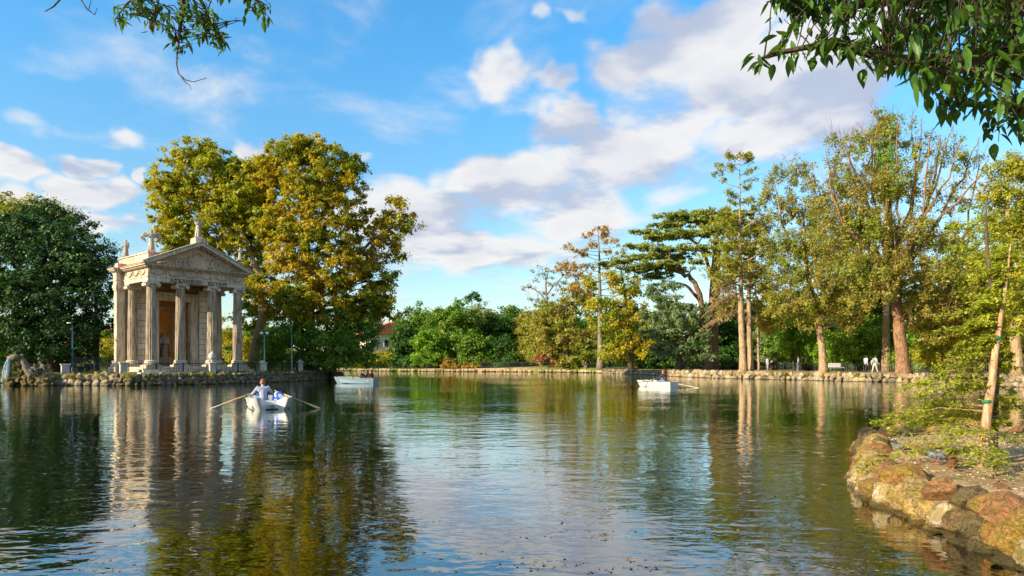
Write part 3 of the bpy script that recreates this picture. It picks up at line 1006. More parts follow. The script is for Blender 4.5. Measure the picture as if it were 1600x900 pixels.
# ------------------------------------------------------------------ bodies: capsules fused into one continuous surface
def caps_mesh(name, caps, mat, voxel=.022, smooth=4, ratio=.35):
    mb = MB()
    for p0, r0, p1, r1 in caps:
        p0 = np.array(p0, float); p1 = np.array(p1, float)
        d = p1 - p0; L = np.linalg.norm(d)
        if L < 1e-5:
            mb.ball(p0, r0, 2); continue
        d /= L
        a = np.linspace(-PI / 2, 0, 4)[1:]; b = np.linspace(0, PI / 2, 4)[:-1]
        pts = [p0 + d * r0 * math.sin(x) for x in a] + [p1 + d * r1 * math.sin(x) for x in b]
        rad = [r0 * math.cos(x) for x in a] + [r1 * math.cos(x) for x in b]
        mb.tube(pts, rad, 10)
    me = mb.mesh(name, mat, True)
    o = bpy.data.objects.new(name, me)
    COL.objects.link(o)
    md = o.modifiers.new('r', 'REMESH'); md.mode = 'VOXEL'; md.voxel_size = voxel
    if smooth:
        sm = o.modifiers.new('s', 'SMOOTH'); sm.factor = .5; sm.iterations = smooth
    if ratio < 1:
        dc = o.modifiers.new('d', 'DECIMATE'); dc.ratio = ratio
    dg = bpy.context.evaluated_depsgraph_get()
    out = bpy.data.meshes.new_from_object(o.evaluated_get(dg))
    bpy.data.objects.remove(o); bpy.data.meshes.remove(me)
    out.name = name
    out.materials.clear(); out.materials.append(mat)
    out.polygons.foreach_set('use_smooth', np.ones(len(out.polygons), dtype=bool))
    return out


def person(label, loc, yaw, J, top, bottom, hair, group=None, voxel=.02, longhair=False, sleeves=1.0, extra=()):
    """J: joints (x right, y forward, z up) relative to loc"""
    root = thing('person', label, 'person', loc, yaw, group)
    j = {k: np.array(v, float) for k, v in J.items()}
    c = []
    A = lambda p, r, q, s: c.append((p, r, q, s))
    hd, nk, ch, pv = j['head'], j['neck'], j['chest'], j['pelvis']
    f = j.get('face', np.array([0, 1.0, 0])); f = f / np.linalg.norm(f)
    A(hd + [0, 0, .035], .088, hd - [0, 0, .05] + f * .02, .066)
    A(hd + f * .09 - [0, 0, .012], .018, hd + f * .105 - [0, 0, .03], .016)      # nose
    A(hd + f * .075 - [0, 0, .065], .022, hd + f * .08 - [0, 0, .075], .02)      # mouth and chin
    sd = np.array([-f[1], f[0], 0])
    for s in (-1, 1): A(hd + sd * s * .085, .022, hd + sd * s * .09 - [0, 0, .03], .016)
    A(hd - [0, 0, .07], .052, nk, .058)
    tors = []
    for s, k in ((-1, 'l'), (1, 'r')):
        sh, el, wr, hp, kn, an = (j[n + k] for n in ('sh', 'el', 'wr', 'hip', 'knee', 'ank'))
        A(sh, .052, el, .042); A(el, .041, wr, .028)
        hdv = wr - el; hdv /= np.linalg.norm(hdv)
        pal = wr + hdv * .075
        A(wr, .026, pal, .034)
        cross = np.cross(hdv, [0, 0, 1.0]); cross /= np.linalg.norm(cross) + 1e-6
        for q, ln in zip((-1.4, -.45, .5, 1.4), (.055, .075, .08, .068)):
            a = pal + cross * .017 * q; b = a + hdv * ln * .5 - np.array([0, 0, .012]); d = b + hdv * ln * .3 - np.array([0, 0, .028])
            A(a, .0105, b, .010); A(b, .010, d, .0085)
        A(wr + hdv * .03 + cross * .03 * s, .013, wr + hdv * .075 + cross * .055 * s, .010)
        A(hp, .085, kn, .058); A(kn, .056, an, .038)
        fd = j.get('foot', np.array([0, 1.0, 0]))
        A(an, .04, an + fd * .14 - np.array([0, 0, .045]), .034)
        tors += [(ch + (sh - ch) * .6, .10, sh, .062), (pv, .12, hp, .095)]
    tors += [(pv, .13, (pv + ch) / 2, .115), ((pv + ch) / 2, .12, ch, .135), (ch, .12, nk, .065), (ch + (j['shl'] - ch) * .5, .105, ch + (j['shr'] - ch) * .5, .105)]
    body = caps_mesh('body', c + tors, M['skin'], voxel)
    link('body', body, root)
    g = .016
    sc = [(p, r + g, q, s + g) for p, r, q, s in tors if not (np.allclose(q, j['hipl']) or np.allclose(q, j['hipr']))]
    for k in 'lr':
        sc.append((j['sh' + k], .055 + g, j['el' + k], .046 + g))
        if sleeves > .9: sc.append((j['el' + k], .045 + g, j['wr' + k], .034 + g))
    link('shirt', caps_mesh('shirt', sc, top, voxel), root)
    tc = [(pv, .125 + g, pv + (ch - pv) * .15, .12 + g)]
    for k in 'lr':
        tc += [(pv, .115 + g, j['hip' + k], .095 + g), (j['hip' + k], .088 + g, j['knee' + k], .062 + g), (j['knee' + k], .060 + g, j['ank' + k], .046 + g)]
    link('trousers', caps_mesh('trousers', tc, bottom, voxel), root)
    hc = [(hd + [0, 0, .05] - f * .02, .094, hd - f * .05 - [0, 0, .01], .085), (hd + [0, 0, .085], .07, hd + [0, 0, .06] + f * .05, .055)]
    if longhair: hc += [(hd - f * .07, .085, hd - f * .10 - [0, 0, .2], .06)]
    link('hair', caps_mesh('hair', hc, hair, .016), root)
    for nm, caps, mt in extra: link(nm, caps_mesh(nm, caps, mt, voxel), root)
    return root


def J_stand(step=0.0, arms=0.1, lean=0.0):
    return dict(head=(0, .05 + lean, 1.61), neck=(0, .02 + lean * .8, 1.46), chest=(0, lean * .6, 1.25), pelvis=(0, 0, .95), face=(0, 1, 0),
                shl=(-.185, lean * .7, 1.41), shr=(.185, lean * .7, 1.41), ell=(-.25, -.05 + arms, 1.12), elr=(.25, -.05 - arms * .6, 1.12),
                wrl=(-.24, .06 + arms * 1.5, .89), wrr=(.24, .06 - arms * 1.2, .88), hipl=(-.095, 0, .92), hipr=(.095, 0, .92),
                kneel=(-.10, step * .55 + .02, .50), kneer=(.10, -step * .3 + .03, .50), ankl=(-.10, step, .085), ankr=(.10, -step * 1.1, .085 + abs(step) * .15))


def J_row(lean=.12, hx=.30, hy=.42, hz=.18):
    return dict(head=(0, .10 + lean, .70), neck=(0, .05 + lean * .85, .55), chest=(0, lean * .6, .36), pelvis=(0, 0, .08), face=(0, 1, -.15),
                shl=(-.19, lean * .75, .50), shr=(.19, lean * .75, .50), ell=(-.34, .16 + lean, .28), elr=(.34, .16 + lean, .28),
                wrl=(-hx, hy, hz), wrr=(hx, hy, hz), hipl=(-.10, .02, .05), hipr=(.10, .02, .05),
                kneel=(-.14, .44, .22), kneer=(.14, .44, .22), ankl=(-.13, .66, -.12), ankr=(.13, .66, -.12))


# ------------------------------------------------------------------ the temple
TZ = .73
TR_ = math.atan2(.76, .65)
temple = thing('temple', 'small weathered stone temple with four front columns and a carved pediment', 'temple', (-25.49, 55.16, TZ), TR_)
FLO, ARB, FRB, FRT, COT = .60, 7.19, 7.57, 8.20, 8.50


def tpart(name, mb, mat, parent=temple, smooth=False, **k):
    return mb.build(name, mat, parent, smooth, **k)


# steps
tpart('step', MB().box(-4.75, 4.75, -1.35, 3.6, -.35, .20, .02), M['temple'])
tpart('step', MB().box(-4.45, 4.45, -1.02, 3.6, .20, .405, .02), M['temple'])
tpart('step', MB().box(-4.15, 4.15, -.70, 3.9, .405, FLO, .02), M['temple'])
tpart('plinth', MB().box(-4.66, 4.66, 3.9, 5.35, -.35, FLO - .003, .03).box(-3.6, 3.6, 5.7, 7.9, -.35, FLO - .006), M['temple'])


def column_shaft(h, r0, r1, n=20):
    ang = np.linspace(0, 2 * PI, n * 4, endpoint=False)
    fl = 1 - .085 * np.abs(np.sin(ang * n / 2)) ** .7
    prof = [(r0 * 1.05, 0), (r0, .06)]
    for t in np.linspace(0.06, .96, 9): prof.append((r0 + (r1 - r0) * t ** 1.5, h * t))
    prof += [(r1 * 1.04, h - .05), (r1 * 1.04, h)]
    return MB().lathe(prof, n * 4, rmod=fl)


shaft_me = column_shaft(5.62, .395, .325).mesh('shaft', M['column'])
base_me = MB().box(-.58, .58, -.58, .58, 0, .16, .015).lathe([(.53, .16), (.57, .20), (.57, .26), (.52, .30), (.46, .33), (.45, .38), (.49, .40), (.50, .45), (.46, .49), (.42, .53)], 28).mesh('base', M['temple'])


def capital_mb():
    mb = MB().lathe([(.33, 0), (.36, .04), (.34, .08), (.40, .16), (.44, .20)], 28)
    mb.box(-.47, .47, -.40, .40, .34, .44, .02)
    for y in (-.36, .36):                                    # volutes: spiral rolls at both ends
        for s in (-1, 1):
            c = np.array([s * .42, 0, .17])
            th = np.linspace(0, 2.2 * 2 * PI, 40)
            r = .175 * np.exp(-.115 * th)
            pts = np.stack([c[0] - s * r * np.sin(th), np.full(40, y), c[2] + r * np.cos(th)], 1)
            mb.tube(pts, np.linspace(.042, .018, 40), 5)
            mb.tube([(c[0], y - .03, c[2]), (c[0], y + .03, c[2])], [.15, .15], 14)
        mb.box(-.42, .42, y - .04, y + .04, .255, .345)
    for s in (-1, 1):
        mb.tube([(s * .42, -.36, .17), (s * .42, -.1, .17), (s * .42, .1, .17), (s * .42, .36, .17)], [.16, .11, .11, .16], 14)
    return mb


cap_me = capital_mb().mesh('capital', M['temple'])


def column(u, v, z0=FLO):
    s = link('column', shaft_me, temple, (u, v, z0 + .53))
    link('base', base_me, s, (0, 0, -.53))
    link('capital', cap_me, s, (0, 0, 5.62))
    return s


for u, v in ((-3.47, 0), (-1.27, 0), (1.27, 0), (3.47, 0), (-3.47, 3.55), (3.47, 3.55)):
    column(u, v)
for v in (4.75,):                                        # the sunlit piers of the side
    pi_ = tpart('pilaster', MB().box(-4.36, -3.74, v - .32, v + .25, FLO + .5, ARB - .44, .02), M['temple'])
    MB().box(-4.56, -3.55, v - .48, v + .45, FLO, FLO + .22, .02).box(-4.48, -3.6, v - .42, v + .38, FLO + .22, FLO + .5, .04).build('base', M['temple'], pi_)
    MB().box(-4.42, -3.68, v - .38, v + .30, ARB - .44, ARB - .30, .02).box(-4.47, -3.6, v - .44, v + .30, ARB - .30, ARB, .03).build('capital', M['temple'], pi_)

# cella walls with coursed blocks standing proud of the joints
core = MB().box(-3.45, -1.52, 4.0, 4.4, FLO, ARB).box(1.52, 3.45, 4.0, 4.4, FLO, ARB).box(-1.52, 1.52, 4.0, 4.4, 6.55, ARB)
core.box(-4.05, -3.45, 4.45, 5.0, FLO, ARB).box(3.45, 4.05, 4.45, 5.0, FLO, ARB).box(-3.3, -3.0, 5.35, 7.6, FLO, ARB + .9).box(3.0, 3.3, 5.35, 7.6, FLO, ARB + .9).box(-3.3, 3.3, 7.6, 7.8, FLO, ARB + .9)
wall = tpart('wall', core, plain('mortar_joint', (.20, .16, .11), .95))
rb = random.Random(4)
blk_me = {}


def block(cx, cy, z, sx, sy, sz):
    key = (round(sx, 2), round(sy, 2), round(sz, 2))
    if key not in blk_me:
        blk_me[key] = MB().box(-sx / 2, sx / 2, -sy / 2, sy / 2, -sz / 2, sz / 2, .018).mesh('stone_block', M['ashlar'])
    link('stone_block', blk_me[key], wall, (cx + rb.uniform(-.004, .004), cy + rb.uniform(-.008, .008), z))


ch = (ARB - FLO) / 14
for k in range(14):
    z = FLO + ch * (k + .5)
    for x0, x1 in ((-3.42, -2.02), (2.02, 3.42)):
        n = 1 if k % 2 else 2
        w_ = (x1 - x0) / n
        for i in range(n): block(x0 + w_ * (i + .5), 4.0, z, w_ - .03, .16, ch - .03)
    n = 1
    for i in range(n + (k % 2)):
        a0, a1 = 4.42, 5.03
        w_ = (a1 - a0) / n
        lo_ = max(a0, a0 + w_ * (i - .5 * (k % 2))); hi_ = min(a1, a0 + w_ * (i + 1 - .5 * (k % 2)))
        block(-4.05, (lo_ + hi_) / 2, z, .16, hi_ - lo_ - .03, ch - .03)

# doorway
dr = tpart('door_frame', MB().box(-1.95, -1.30, 3.86, 4.42, FLO, 6.12, .03).box(1.30, 1.95, 3.86, 4.42, FLO, 6.12, .03).box(-1.95, 1.95, 3.86, 4.42, 6.12, 6.62, .03).box(-2.1, 2.1, 3.74, 4.40, 6.62, 6.80, .03), M['temple'])
tpart('inner_room', MB().box(-2.9, 2.9, 6.6, 6.7, FLO, ARB).box(-2.9, -1.75, 4.45, 6.6, FLO, ARB).box(1.75, 2.9, 4.45, 6.6, FLO, ARB).box(-1.75, 1.75, 4.42, 6.6, ARB, ARB + .08), M['ochre'])
tpart('niche_panel', MB().box(-1.1, -.85, 6.5, 6.6, FLO + 1.2, 5.6, .02).box(.85, 1.1, 6.5, 6.6, FLO + 1.2, 5.6, .02).box(-1.1, 1.1, 6.5, 6.6, 5.6, 5.85, .02), M['temple'])
tpart('altar', MB().box(-.9, .9, 5.5, 6.4, FLO, FLO + .8, .03), M['carved'])
for s in (-1, 1):                                            # the two iron leaves, standing ajar
    g = MB()
    for i in range(6): g.tube([(0, i * .19, .05), (0, i * .19, 1.98 + .12 * math.sin(i))], .018, 5)
    for z in (.1, 1.0, 1.9): g.box(-.015, .015, -.02, .98, z, z + .05)
    tpart('gate', g, M['iron'], loc=(s * 1.22, 4.0, FLO), rot=(0, 0, -s * .75))
_gb = MB()
for i in range(5): _gb.tube([(-1.2 + i * .16, 3.95, FLO), (-1.2 + i * .16, 3.95, FLO + 1.9)], .02, 5)
_gb.box(-1.24, -.50, 3.93, 3.97, FLO + 1.85, FLO + 1.92)
tpart('gate_panel', _gb, M['iron'])

# entablature
f = .42
tpart('architrave', MB().box(-3.9, 3.9, -f, f, ARB, FRB - .05, .012).box(-3.9, -3.06, f, 4.3, ARB, FRB - .05, .012).box(3.06, 3.9, f, 4.3, ARB, FRB - .05, .012)
      .box(-3.95, 3.95, -f - .05, f, FRB - .05, FRB).box(-3.95, -3.06, f, 4.3, FRB - .05, FRB).box(3.06, 3.95, f, 4.3, FRB - .05, FRB), M['temple'])
tpart('frieze', MB().box(-3.88, 3.88, -f + .02, f, FRB, FRT).box(-3.88, -3.06, f, 4.3, FRB, FRT).box(3.06, 3.88, f, 4.3, FRB, FRT), M['carved'])
tpart('side_entablature', MB().box(-4.42, 4.42, 4.3, 5.02, ARB, FRT).box(-4.48, 4.48, 4.22, 5.06, FRB - .05, FRB), M['temple'])
tpart('ceiling', MB().box(-3.06, 3.06, f, 4.3, FRB, FRB + .1), M['temple'])
tpart('cornice', MB().box(-4.02, 4.02, -.56, 4.2, FRT, FRT + .07).box(-4.28, 4.28, -.82, 4.2, FRT + .16, FRT + .26, .015).box(-4.34, 4.34, -.88, 4.2, FRT + .26, COT, .015).box(-4.0, 4.0, -.55, 4.2, FRT + .07, FRT + .16), M['temple'])
tpart('side_cornice', MB().box(-4.54, 4.54, 4.16, 5.12, FRT, FRT + .07).box(-4.74, 4.74, 3.98, 5.24, FRT + .16, FRT + .26, .015).box(-4.80, 4.80, 3.9, 5.3, FRT + .26, COT + .003, .015).box(-4.53, 4.53, 4.2, 5.1, FRT + .07, FRT + .16), M['temple'])
dn = MB()
for i in range(39):
    x = -4.06 + i * 8.12 / 38
    dn.box(x - .06, x + .06, -.70, -.55, FRT + .05, FRT + .16)
for i in range(25):
    y = -.62 + i * .19
    dn.box(-4.16, -4.0, y - .06, y + .06, FRT + .05, FRT + .16); dn.box(4.0, 4.16, y - .06, y + .06, FRT + .05, FRT + .16)
for i in range(5):
    y = 4.2 + i * .19
    dn.box(-4.68, -4.53, y - .06, y + .06, FRT + .05, FRT + .16)
for i in range(4):
    x = -4.62 + i * .2
    dn.box(x - .06, x + .06, 4.04, 4.2, FRT + .05, FRT + .16)
sl = math.atan2(1.92, 4.3)
for s in (-1, 1):
    for i in range(20):
        t = (i + .5) / 20
        x = s * 4.0 * (1 - t); z = COT + .02 + 1.70 * t
        dn.box(x - .06, x + .06, -.72, -.42, z - .07, z + .05)
tag(tpart('dentils', dn, M['temple']), kind='stuff')
tpart('raking_cornice', MB().prism([(-4.40, COT + .004), (-4.40, COT + .10), (0, COT + 2.06), (4.40, COT + .10), (4.40, COT + .004), (3.95, COT + .004), (0, COT + 1.80), (-3.95, COT + .004)], -.92, -.40)
      .prism([(-4.46, COT + .104), (-4.46, COT + .17), (0, COT + 2.16), (4.46, COT + .17), (4.46, COT + .104), (0, COT + 2.064)], -1.0, -.35), M['temple'])
tpart('tympanum', MB().prism([(-3.93, COT + .004), (0, COT + 1.78), (3.93, COT + .004)], -.36, -.10), M['tympanum'])
tpart('roof', MB().prism([(-4.3, COT + .01), (0, COT + 2.0), (4.3, COT + .01)], -.09, 5.4), M['roof'])
rel = MB()
rr = random.Random(12)
for i, x in enumerate((-2.6, -2.05, -1.75, -1.45, -1.15, -.8, .75, 1.1, 1.45, 1.8, 2.15, 2.65)):
    hmax = (1 - abs(x) / 3.95) * 1.5
    h = hmax * rr.uniform(.7, .92)
    rel.ball((x, -.38, COT + h * .42), h * .42, 1, (.30, .28, 1)); rel.ball((x + .03, -.40, COT + h * .9), h * .11, 1)
    rel.tube([(x - .12, -.42, COT + h * .7), (x + .18, -.44, COT + h * .5)], .035, 5)
    rel.tube([(x + .05, -.40, COT + h * .3), (x + .12, -.42, COT + .03)], .05, 5)
rel.tube([(-.5, -.40, COT + .9), (-.2, -.42, COT + 1.25), (.1, -.42, COT + 1.2), (.35, -.4, COT + 1.0)], [.05, .08, .07, .04], 5)
rel.tube([(-3.2, -.38, COT + .1), (-2.8, -.4, COT + .2), (-2.4, -.4, COT + .15)], .09, 6)
rel.tube([(2.3, -.40, COT + .12), (2.8, -.4, COT + .18), (3.3, -.38, COT + .08)], .09, 6)
tpart('relief', rel, M['carved'], smooth=True)
gar = MB()
th = np.linspace(0, PI, 12)
gar.tube(np.stack([-.46 * np.cos(th), np.zeros(12), -.30 * np.sin(th)], 1), .03 + .055 * np.sin(th), 7)
gar.ball((-.58, -.02, .02), .075, 1, (1, .6, 1))
gar.tube([(-.58, 0, 0), (-.60, 0, -.26)], [.03, .045], 5)
gar_me = gar.mesh('garland', M['carved'], True)
for i in range(6): link('garland', gar_me, temple, (-3.2 + i * 1.28, -.42, FRT - .16))
for i in range(3): link('garland', gar_me, temple, (-3.9, .55 + i * 1.28, FRT - .16), (0, 0, -PI / 2))
for i in range(3): link('garland', gar_me, temple, (-1.28 + i * 1.28, 3.98, FRT - .75))

cu = bpy.data.curves.new('inscription', 'FONT')
cu.body = "\u0391\u03a3\u039a\u039b\u0397\u03a0\u0399\u03a9\u0399 \u00b7 \u03a3\u03a9\u03a4\u0397\u03a1\u0399"
cu.size = .40; cu.extrude = .015; cu.align_x = 'CENTER'; cu.space_character = 1.22; cu.offset = .012
to = bpy.data.objects.new('t', cu); COL.objects.link(to)
tm = bpy.data.meshes.new_from_object(to.evaluated_get(bpy.context.evaluated_depsgraph_get()))
bpy.data.objects.remove(to)
tm.name = 'inscription'; tm.materials.clear(); tm.materials.append(M['letter'])
_w = max(v.co.x for v in tm.vertices) - min(v.co.x for v in tm.vertices)
link('inscription', tm, temple, (.05, -f - .012, ARB + .045), (PI / 2, 0, 0), (4.55 / _w, 4.55 / _w * .92, 1))

# attic parapets that carry the statues
for s in (-1, 1):
    x0, x1 = (-3.5, -2.7) if s < 0 else (2.9, 3.7)
    tpart('parapet', MB().box(x0, x1, .5, 6.4, COT + .005, COT + .95, .02).box(x0 - .08, x1 + .08, .42, 6.5, COT + .95, COT + 1.06, .02), M['temple'])
    tpart('attic', MB().box(-4.3 if s < 0 else 3.78, -3.58 if s < 0 else 4.3, 4.4, 5.0, COT + .005, COT + .42, .03), M['temple'])
tpart('apex_block', MB().box(-.42, .42, -.75, .15, COT + 1.75, COT + 2.42, .03), M['temple'])


def statue(label, u, v, z, h=1.6, yaw=0.0, wings=False, ped=.12, arm=0):
    """a draped standing figure on the temple roof"""
    ct, st = math.cos(TR_), math.sin(TR_)
    loc = (-25.49 + u * ct - v * st, 55.16 + u * st + v * ct, TZ + z)
    root = thing('statue', label, 'statue', loc, TR_ + PI + yaw, 'statues on the temple roof')
    MB().box(-.30, .30, -.28, .28, 0, ped, .02).build('pedestal', M['temple'], root)
    k = h / 1.72 * .9
    r = random.Random(int(u * 10) + 50)
    c = [((0, 0, .12), .20, (0, 0, .55), .19), ((0, 0, .55), .19, (0, .01, .95), .17), ((0, 0, .95), .17, (0, 0, 1.08), .15), ((0, 0, 1.08), .125, (0, 0, 1.32), .145), ((0, 0, 1.34), .13, (0, .01, 1.47), .06),
         ((0, .02, 1.54), .085, (0, .02, 1.63), .105), ((-.17, 0, 1.37), .105, (.17, 0, 1.37), .105), ((-.1, .02, 1.2), .13, (.1, .02, 1.2), .13)]
    for i in range(9):
        a = i / 9 * 6.28 + r.uniform(-.2, .2)
        c.append(((.20 * math.cos(a), .20 * math.sin(a), .05), .055, (.13 * math.cos(a + .3), .12 * math.sin(a + .3), .95), .04))
    if arm == 1: c += [((.17, 0, 1.38), .06, (.34, .10, 1.18), .05), ((.34, .10, 1.18), .048, (.50, .2, 1.25), .035), ((-.17, 0, 1.38), .06, (-.26, .06, 1.08), .05), ((-.26, .06, 1.08), .045, (-.05, .2, 1.02), .035)]
    elif arm == 2: c += [((.17, 0, 1.38), .06, (.3, .05, 1.6), .05), ((.3, .05, 1.6), .045, (.14, .08, 1.80), .035), ((-.17, 0, 1.38), .06, (-.27, .05, 1.1), .05), ((-.27, .05, 1.1), .045, (-.24, .14, .85), .035)]
    else: c += [((.17, 0, 1.38), .06, (.22, .08, 1.1), .05), ((.22, .08, 1.1), .05, (0, .19, 1.05), .04), ((-.17, 0, 1.38), .06, (-.23, .03, 1.08), .052), ((-.23, .03, 1.08), .05, (-.2, .12, .85), .04)]
    kk = np.array([k * 1.18, k * 1.18, k])
    c = [(np.array(p) * kk + [0, 0, ped], a * k * 1.12, np.array(q) * kk + [0, 0, ped], b * k * 1.12) for p, a, q, b in c]
    link('figure', caps_mesh('figure', c, M['statue'], .02, 2, .5), root)
    if wings:
        for s in (-1, 1):
            wm = MB()
            for i in range(8):
                t = i / 7
                p0 = np.array([s * .10, -.12, 1.30 - .10 * t]); p1 = np.array([s * (.50 + .16 * math.sin(t * 2.6)), -.20, 1.56 - .40 * t]); p2 = np.array([s * (.92 - .58 * t), -.26, 1.02 - .36 * t])
                wm.tube(np.array([p0, p1, p2]) * k + [0, 0, ped], np.array([.05, .065, .02]) * k, 6)
            wm.build('wing', M['statue'], root, True)
    return root


statue('winged stone figure standing on the front end of the temple parapet', -3.12, .85, COT + 1.06, 1.72, -.35, True, .16, 1)
statue('robed stone figure on the rear of the sunlit temple parapet', -3.1, 6.0, COT + 1.06, 1.6, -.5, False, .12)
statue('stone figure with a raised arm on the apex of the pediment', 0, -.3, COT + 2.42, 1.7, -.3, False, .10, 2)
statue('crouching stone figure at the far corner of the pediment', 3.75, .1, COT + .95 + .11, 1.15, -.3, False, .1, 1)


def temple_statue():
    ct, st = math.cos(TR_), math.sin(TR_)
    u, v = -.05, 5.9
    root = thing('statue', 'dim stone figure seen through the temple doorway', 'statue', (-25.49 + u * ct - v * st, 55.16 + u * st + v * ct, TZ + FLO + .8), TR_ + PI)
    c = [((0, 0, .1), .36, (0, 0, 1.2), .3), ((0, 0, 1.2), .3, (0, 0, 2.0), .32), ((-.25, 0, 2.0), .18, (.25, 0, 2.0), .18), ((0, 0, 2.1), .1, (0, .02, 2.35), .1), ((0, .03, 2.45), .15, (0, .03, 2.6), .15),
         ((.35, 0, 1.95), .12, (.5, .15, 1.4), .1), ((.5, .15, 1.4), .09, (.55, .3, 1.0), .07), ((-.35, 0, 1.95), .12, (-.45, .1, 1.4), .1), ((-.45, .1, 1.4), .1, (-.1, .3, 1.3), .08), ((.6, .3, 0), .04, (.58, .3, 1.5), .04)]
    c = [(np.array(p) * .82, r * .78, np.array(q) * .82, s * .78) for p, r, q, s in c]
    link('figure', caps_mesh('figure', c, M['statue'], .04, 2, .5), root)


temple_statue()

# ------------------------------------------------------------------ fountain figures, rocks and falling water at the left
def fountain():
    Y = 49.3
    c = W(38, 604, Y)
    rng = random.Random(31)
    rk = thing('rock_mound', 'dark mossy rock mound under the reclining fountain figures', 'rocks', (c[0], c[1], 0))
    for i in range(70):
        t = rng.uniform(-1, 1)
        x = t * 1.75 + .1
        hmax = 1.55 * (1 - max(0, (t + .05)) ** 1.0 * .75) * (1 if t > -.75 else .75)
        z = rng.uniform(-.05, 1) * hmax
        y = -.35 + z * .55 + rng.uniform(-.15, .25)
        s = rng.uniform(.20, .36)
        put_stone(STONES, rk, (x, y, z), (s * 1.2, s, s * .8), rng, M['mossy'] if rng.random() < .8 else M['rim'])
    b = W(45, 572, Y)

    def fig(label, loc, pts, mat):
        root = thing('statue', label, 'statue', loc, 0, 'fountain figures')
        link('figure', caps_mesh('figure', pts, mat, .022, 3, .5), root)

    # x right, z up, y away: the front figure leans on its urn with legs stretched down to the right
    k = 1.12
    A = [((-.40, .12, 1.02), .10, (-.36, .08, 1.12), .105), ((-.35, .10, .92), .07, (-.30, .1, .85), .10), ((-.32, .1, .80), .17, (-.16, .05, .45), .16), ((-.16, .05, .45), .16, (.02, 0, .22), .17),
         ((.02, -.05, .20), .14, (.36, -.12, .10), .10), ((.36, -.12, .10), .095, (.72, -.15, -.36), .06), ((.72, -.15, -.36), .05, (.90, -.20, -.42), .04),
         ((.02, .12, .22), .14, (.42, .12, .30), .10), ((.42, .12, .30), .09, (.70, .05, -.22), .055), ((.70, .05, -.22), .05, (.86, 0, -.28), .04),
         ((-.46, .05, .80), .07, (-.62, -.05, .52), .055), ((-.62, -.05, .52), .05, (-.80, -.10, .42), .04), ((-.20, .12, .80), .07, (-.05, .16, .55), .055), ((-.05, .16, .55), .05, (.14, .08, .36), .04),
         ((-.1, -.10, .30), .14, (.40, -.22, -.15), .13), ((.1, -.15, .10), .16, (.35, -.25, -.25), .12)]
    A = [(np.array(p) * k, r * k, np.array(q) * k, s * k) for p, r, q, s in A]
    fig('pale reclining nude stone figure leaning on a spouting urn', (b[0] - .1, b[1] - .05, .95), A, M['shade_statue'])
    B = [((-.05, .1, .78), .09, (-.03, .08, .86), .095), ((-.04, .1, .66), .06, (0, .1, .60), .08), ((0, .1, .56), .14, (.02, .1, .18), .14), ((.02, .05, .16), .13, (.34, -.05, .42), .095), ((.34, -.05, .42), .085, (.42, -.08, -.08), .055),
         ((.42, -.08, -.08), .05, (.58, -.12, -.12), .04), ((0, .15, .16), .12, (.42, .12, .36), .09), ((.42, .12, .36), .08, (.52, .1, -.05), .05), ((.1, .05, .55), .06, (.26, -.02, .34), .05), ((-.12, .1, .55), .06, (-.2, 0, .3), .05)]
    fig('second stone figure seated with raised knees behind the reclining one', (b[0] + .42, b[1] + .45, 1.0), [(np.array(p) * k, r * k, np.array(q) * k, s * k) for p, r, q, s in B], M['shade_statue'])
    u = W(21, 559, Y - .1)
    urn = thing('urn', 'tilted stone urn pouring water into the lake', 'urn', tuple(u))
    um = MB().lathe([(.02, -.42), (.16, -.40), (.26, -.2), (.27, 0), (.20, .22), (.15, .30), (.21, .36), (.16, .37), (.12, .30)], 18)
    um.build('vessel', M['shade_statue'], urn, True, rot=(0, -1.75, 0))
    wm, w = new_mat('falling_water')
    oc = w.n('ShaderNodeTexCoord').outputs['Object']
    st = w.n('ShaderNodeMapping', {'Vector': oc, 'Scale': (9, 9, 1.2)}).outputs[0]
    fz = w.noise(st, 2.0, 4, .6)
    p = w.n('ShaderNodeBsdfPrincipled', {'Base Color': (.50, .60, .70), 'Roughness': .25, 'Specular IOR Level': .5})
    t_ = w.n('ShaderNodeBsdfTransparent').outputs[0]
    finish(w, w.n('ShaderNodeMixShader', {0: w.rng(fz, .38, .58, .05, .7), 1: t_, 2: p.outputs[0]}).outputs[0])
    jet = thing('waterfall', 'white water falling from the urn down to the lake', 'waterfall', (u[0] - .4, u[1] - .1, 0))
    rg = random.Random(2)
    for i in range(13):
        x1 = rg.uniform(-.42, .12); z0 = u[2] - .02 + rg.uniform(-.05, .08)
        t = np.linspace(0, 1, 9)
        pts = np.stack([.30 + (x1 - .30) * t ** .8 + .02 * np.sin(9 * t + i), rg.uniform(-.2, .08) + 0 * t, z0 * (1 - t ** 2.1)], 1)
        MB().tube(pts, np.linspace(.035, rg.uniform(.02, .06), 9), 5).build('jet', wm, jet, True)
    sp = MB()
    for i in range(60): sp.ball((rg.uniform(-1.0, .5), rg.uniform(-.5, .1), rg.uniform(0, .10)), rg.uniform(.02, .05), 1)
    tag(sp.build('splash', wm, jet, True), kind='stuff')


fountain()

# ------------------------------------------------------------------ railing pillars, urn, railings, lamp posts
def pillar(label, px, Y, h, w=.42, fancy=True):
    p = W(px, 0, Y); gz = ground_z(p[0], p[1])
    r = thing('pillar', label, 'pillar', (p[0], p[1], gz), .7, 'railing pillars on the island shore')
    MB().box(-w / 2, w / 2, -w / 2, w / 2, -.25, h * .88, .02).build('shaft', M['pillar'], r)
    cp = MB().box(-w / 2 - .06, w / 2 + .06, -w / 2 - .06, w / 2 + .06, h * .88, h, .025)
    if fancy: cp.lathe([(w * .5, h), (w * .42, h + .09), (w * .2, h + .16), (.02, h + .19)], 4)
    cp.build('cap', M['pillar'], r)
    return p[0], p[1], gz


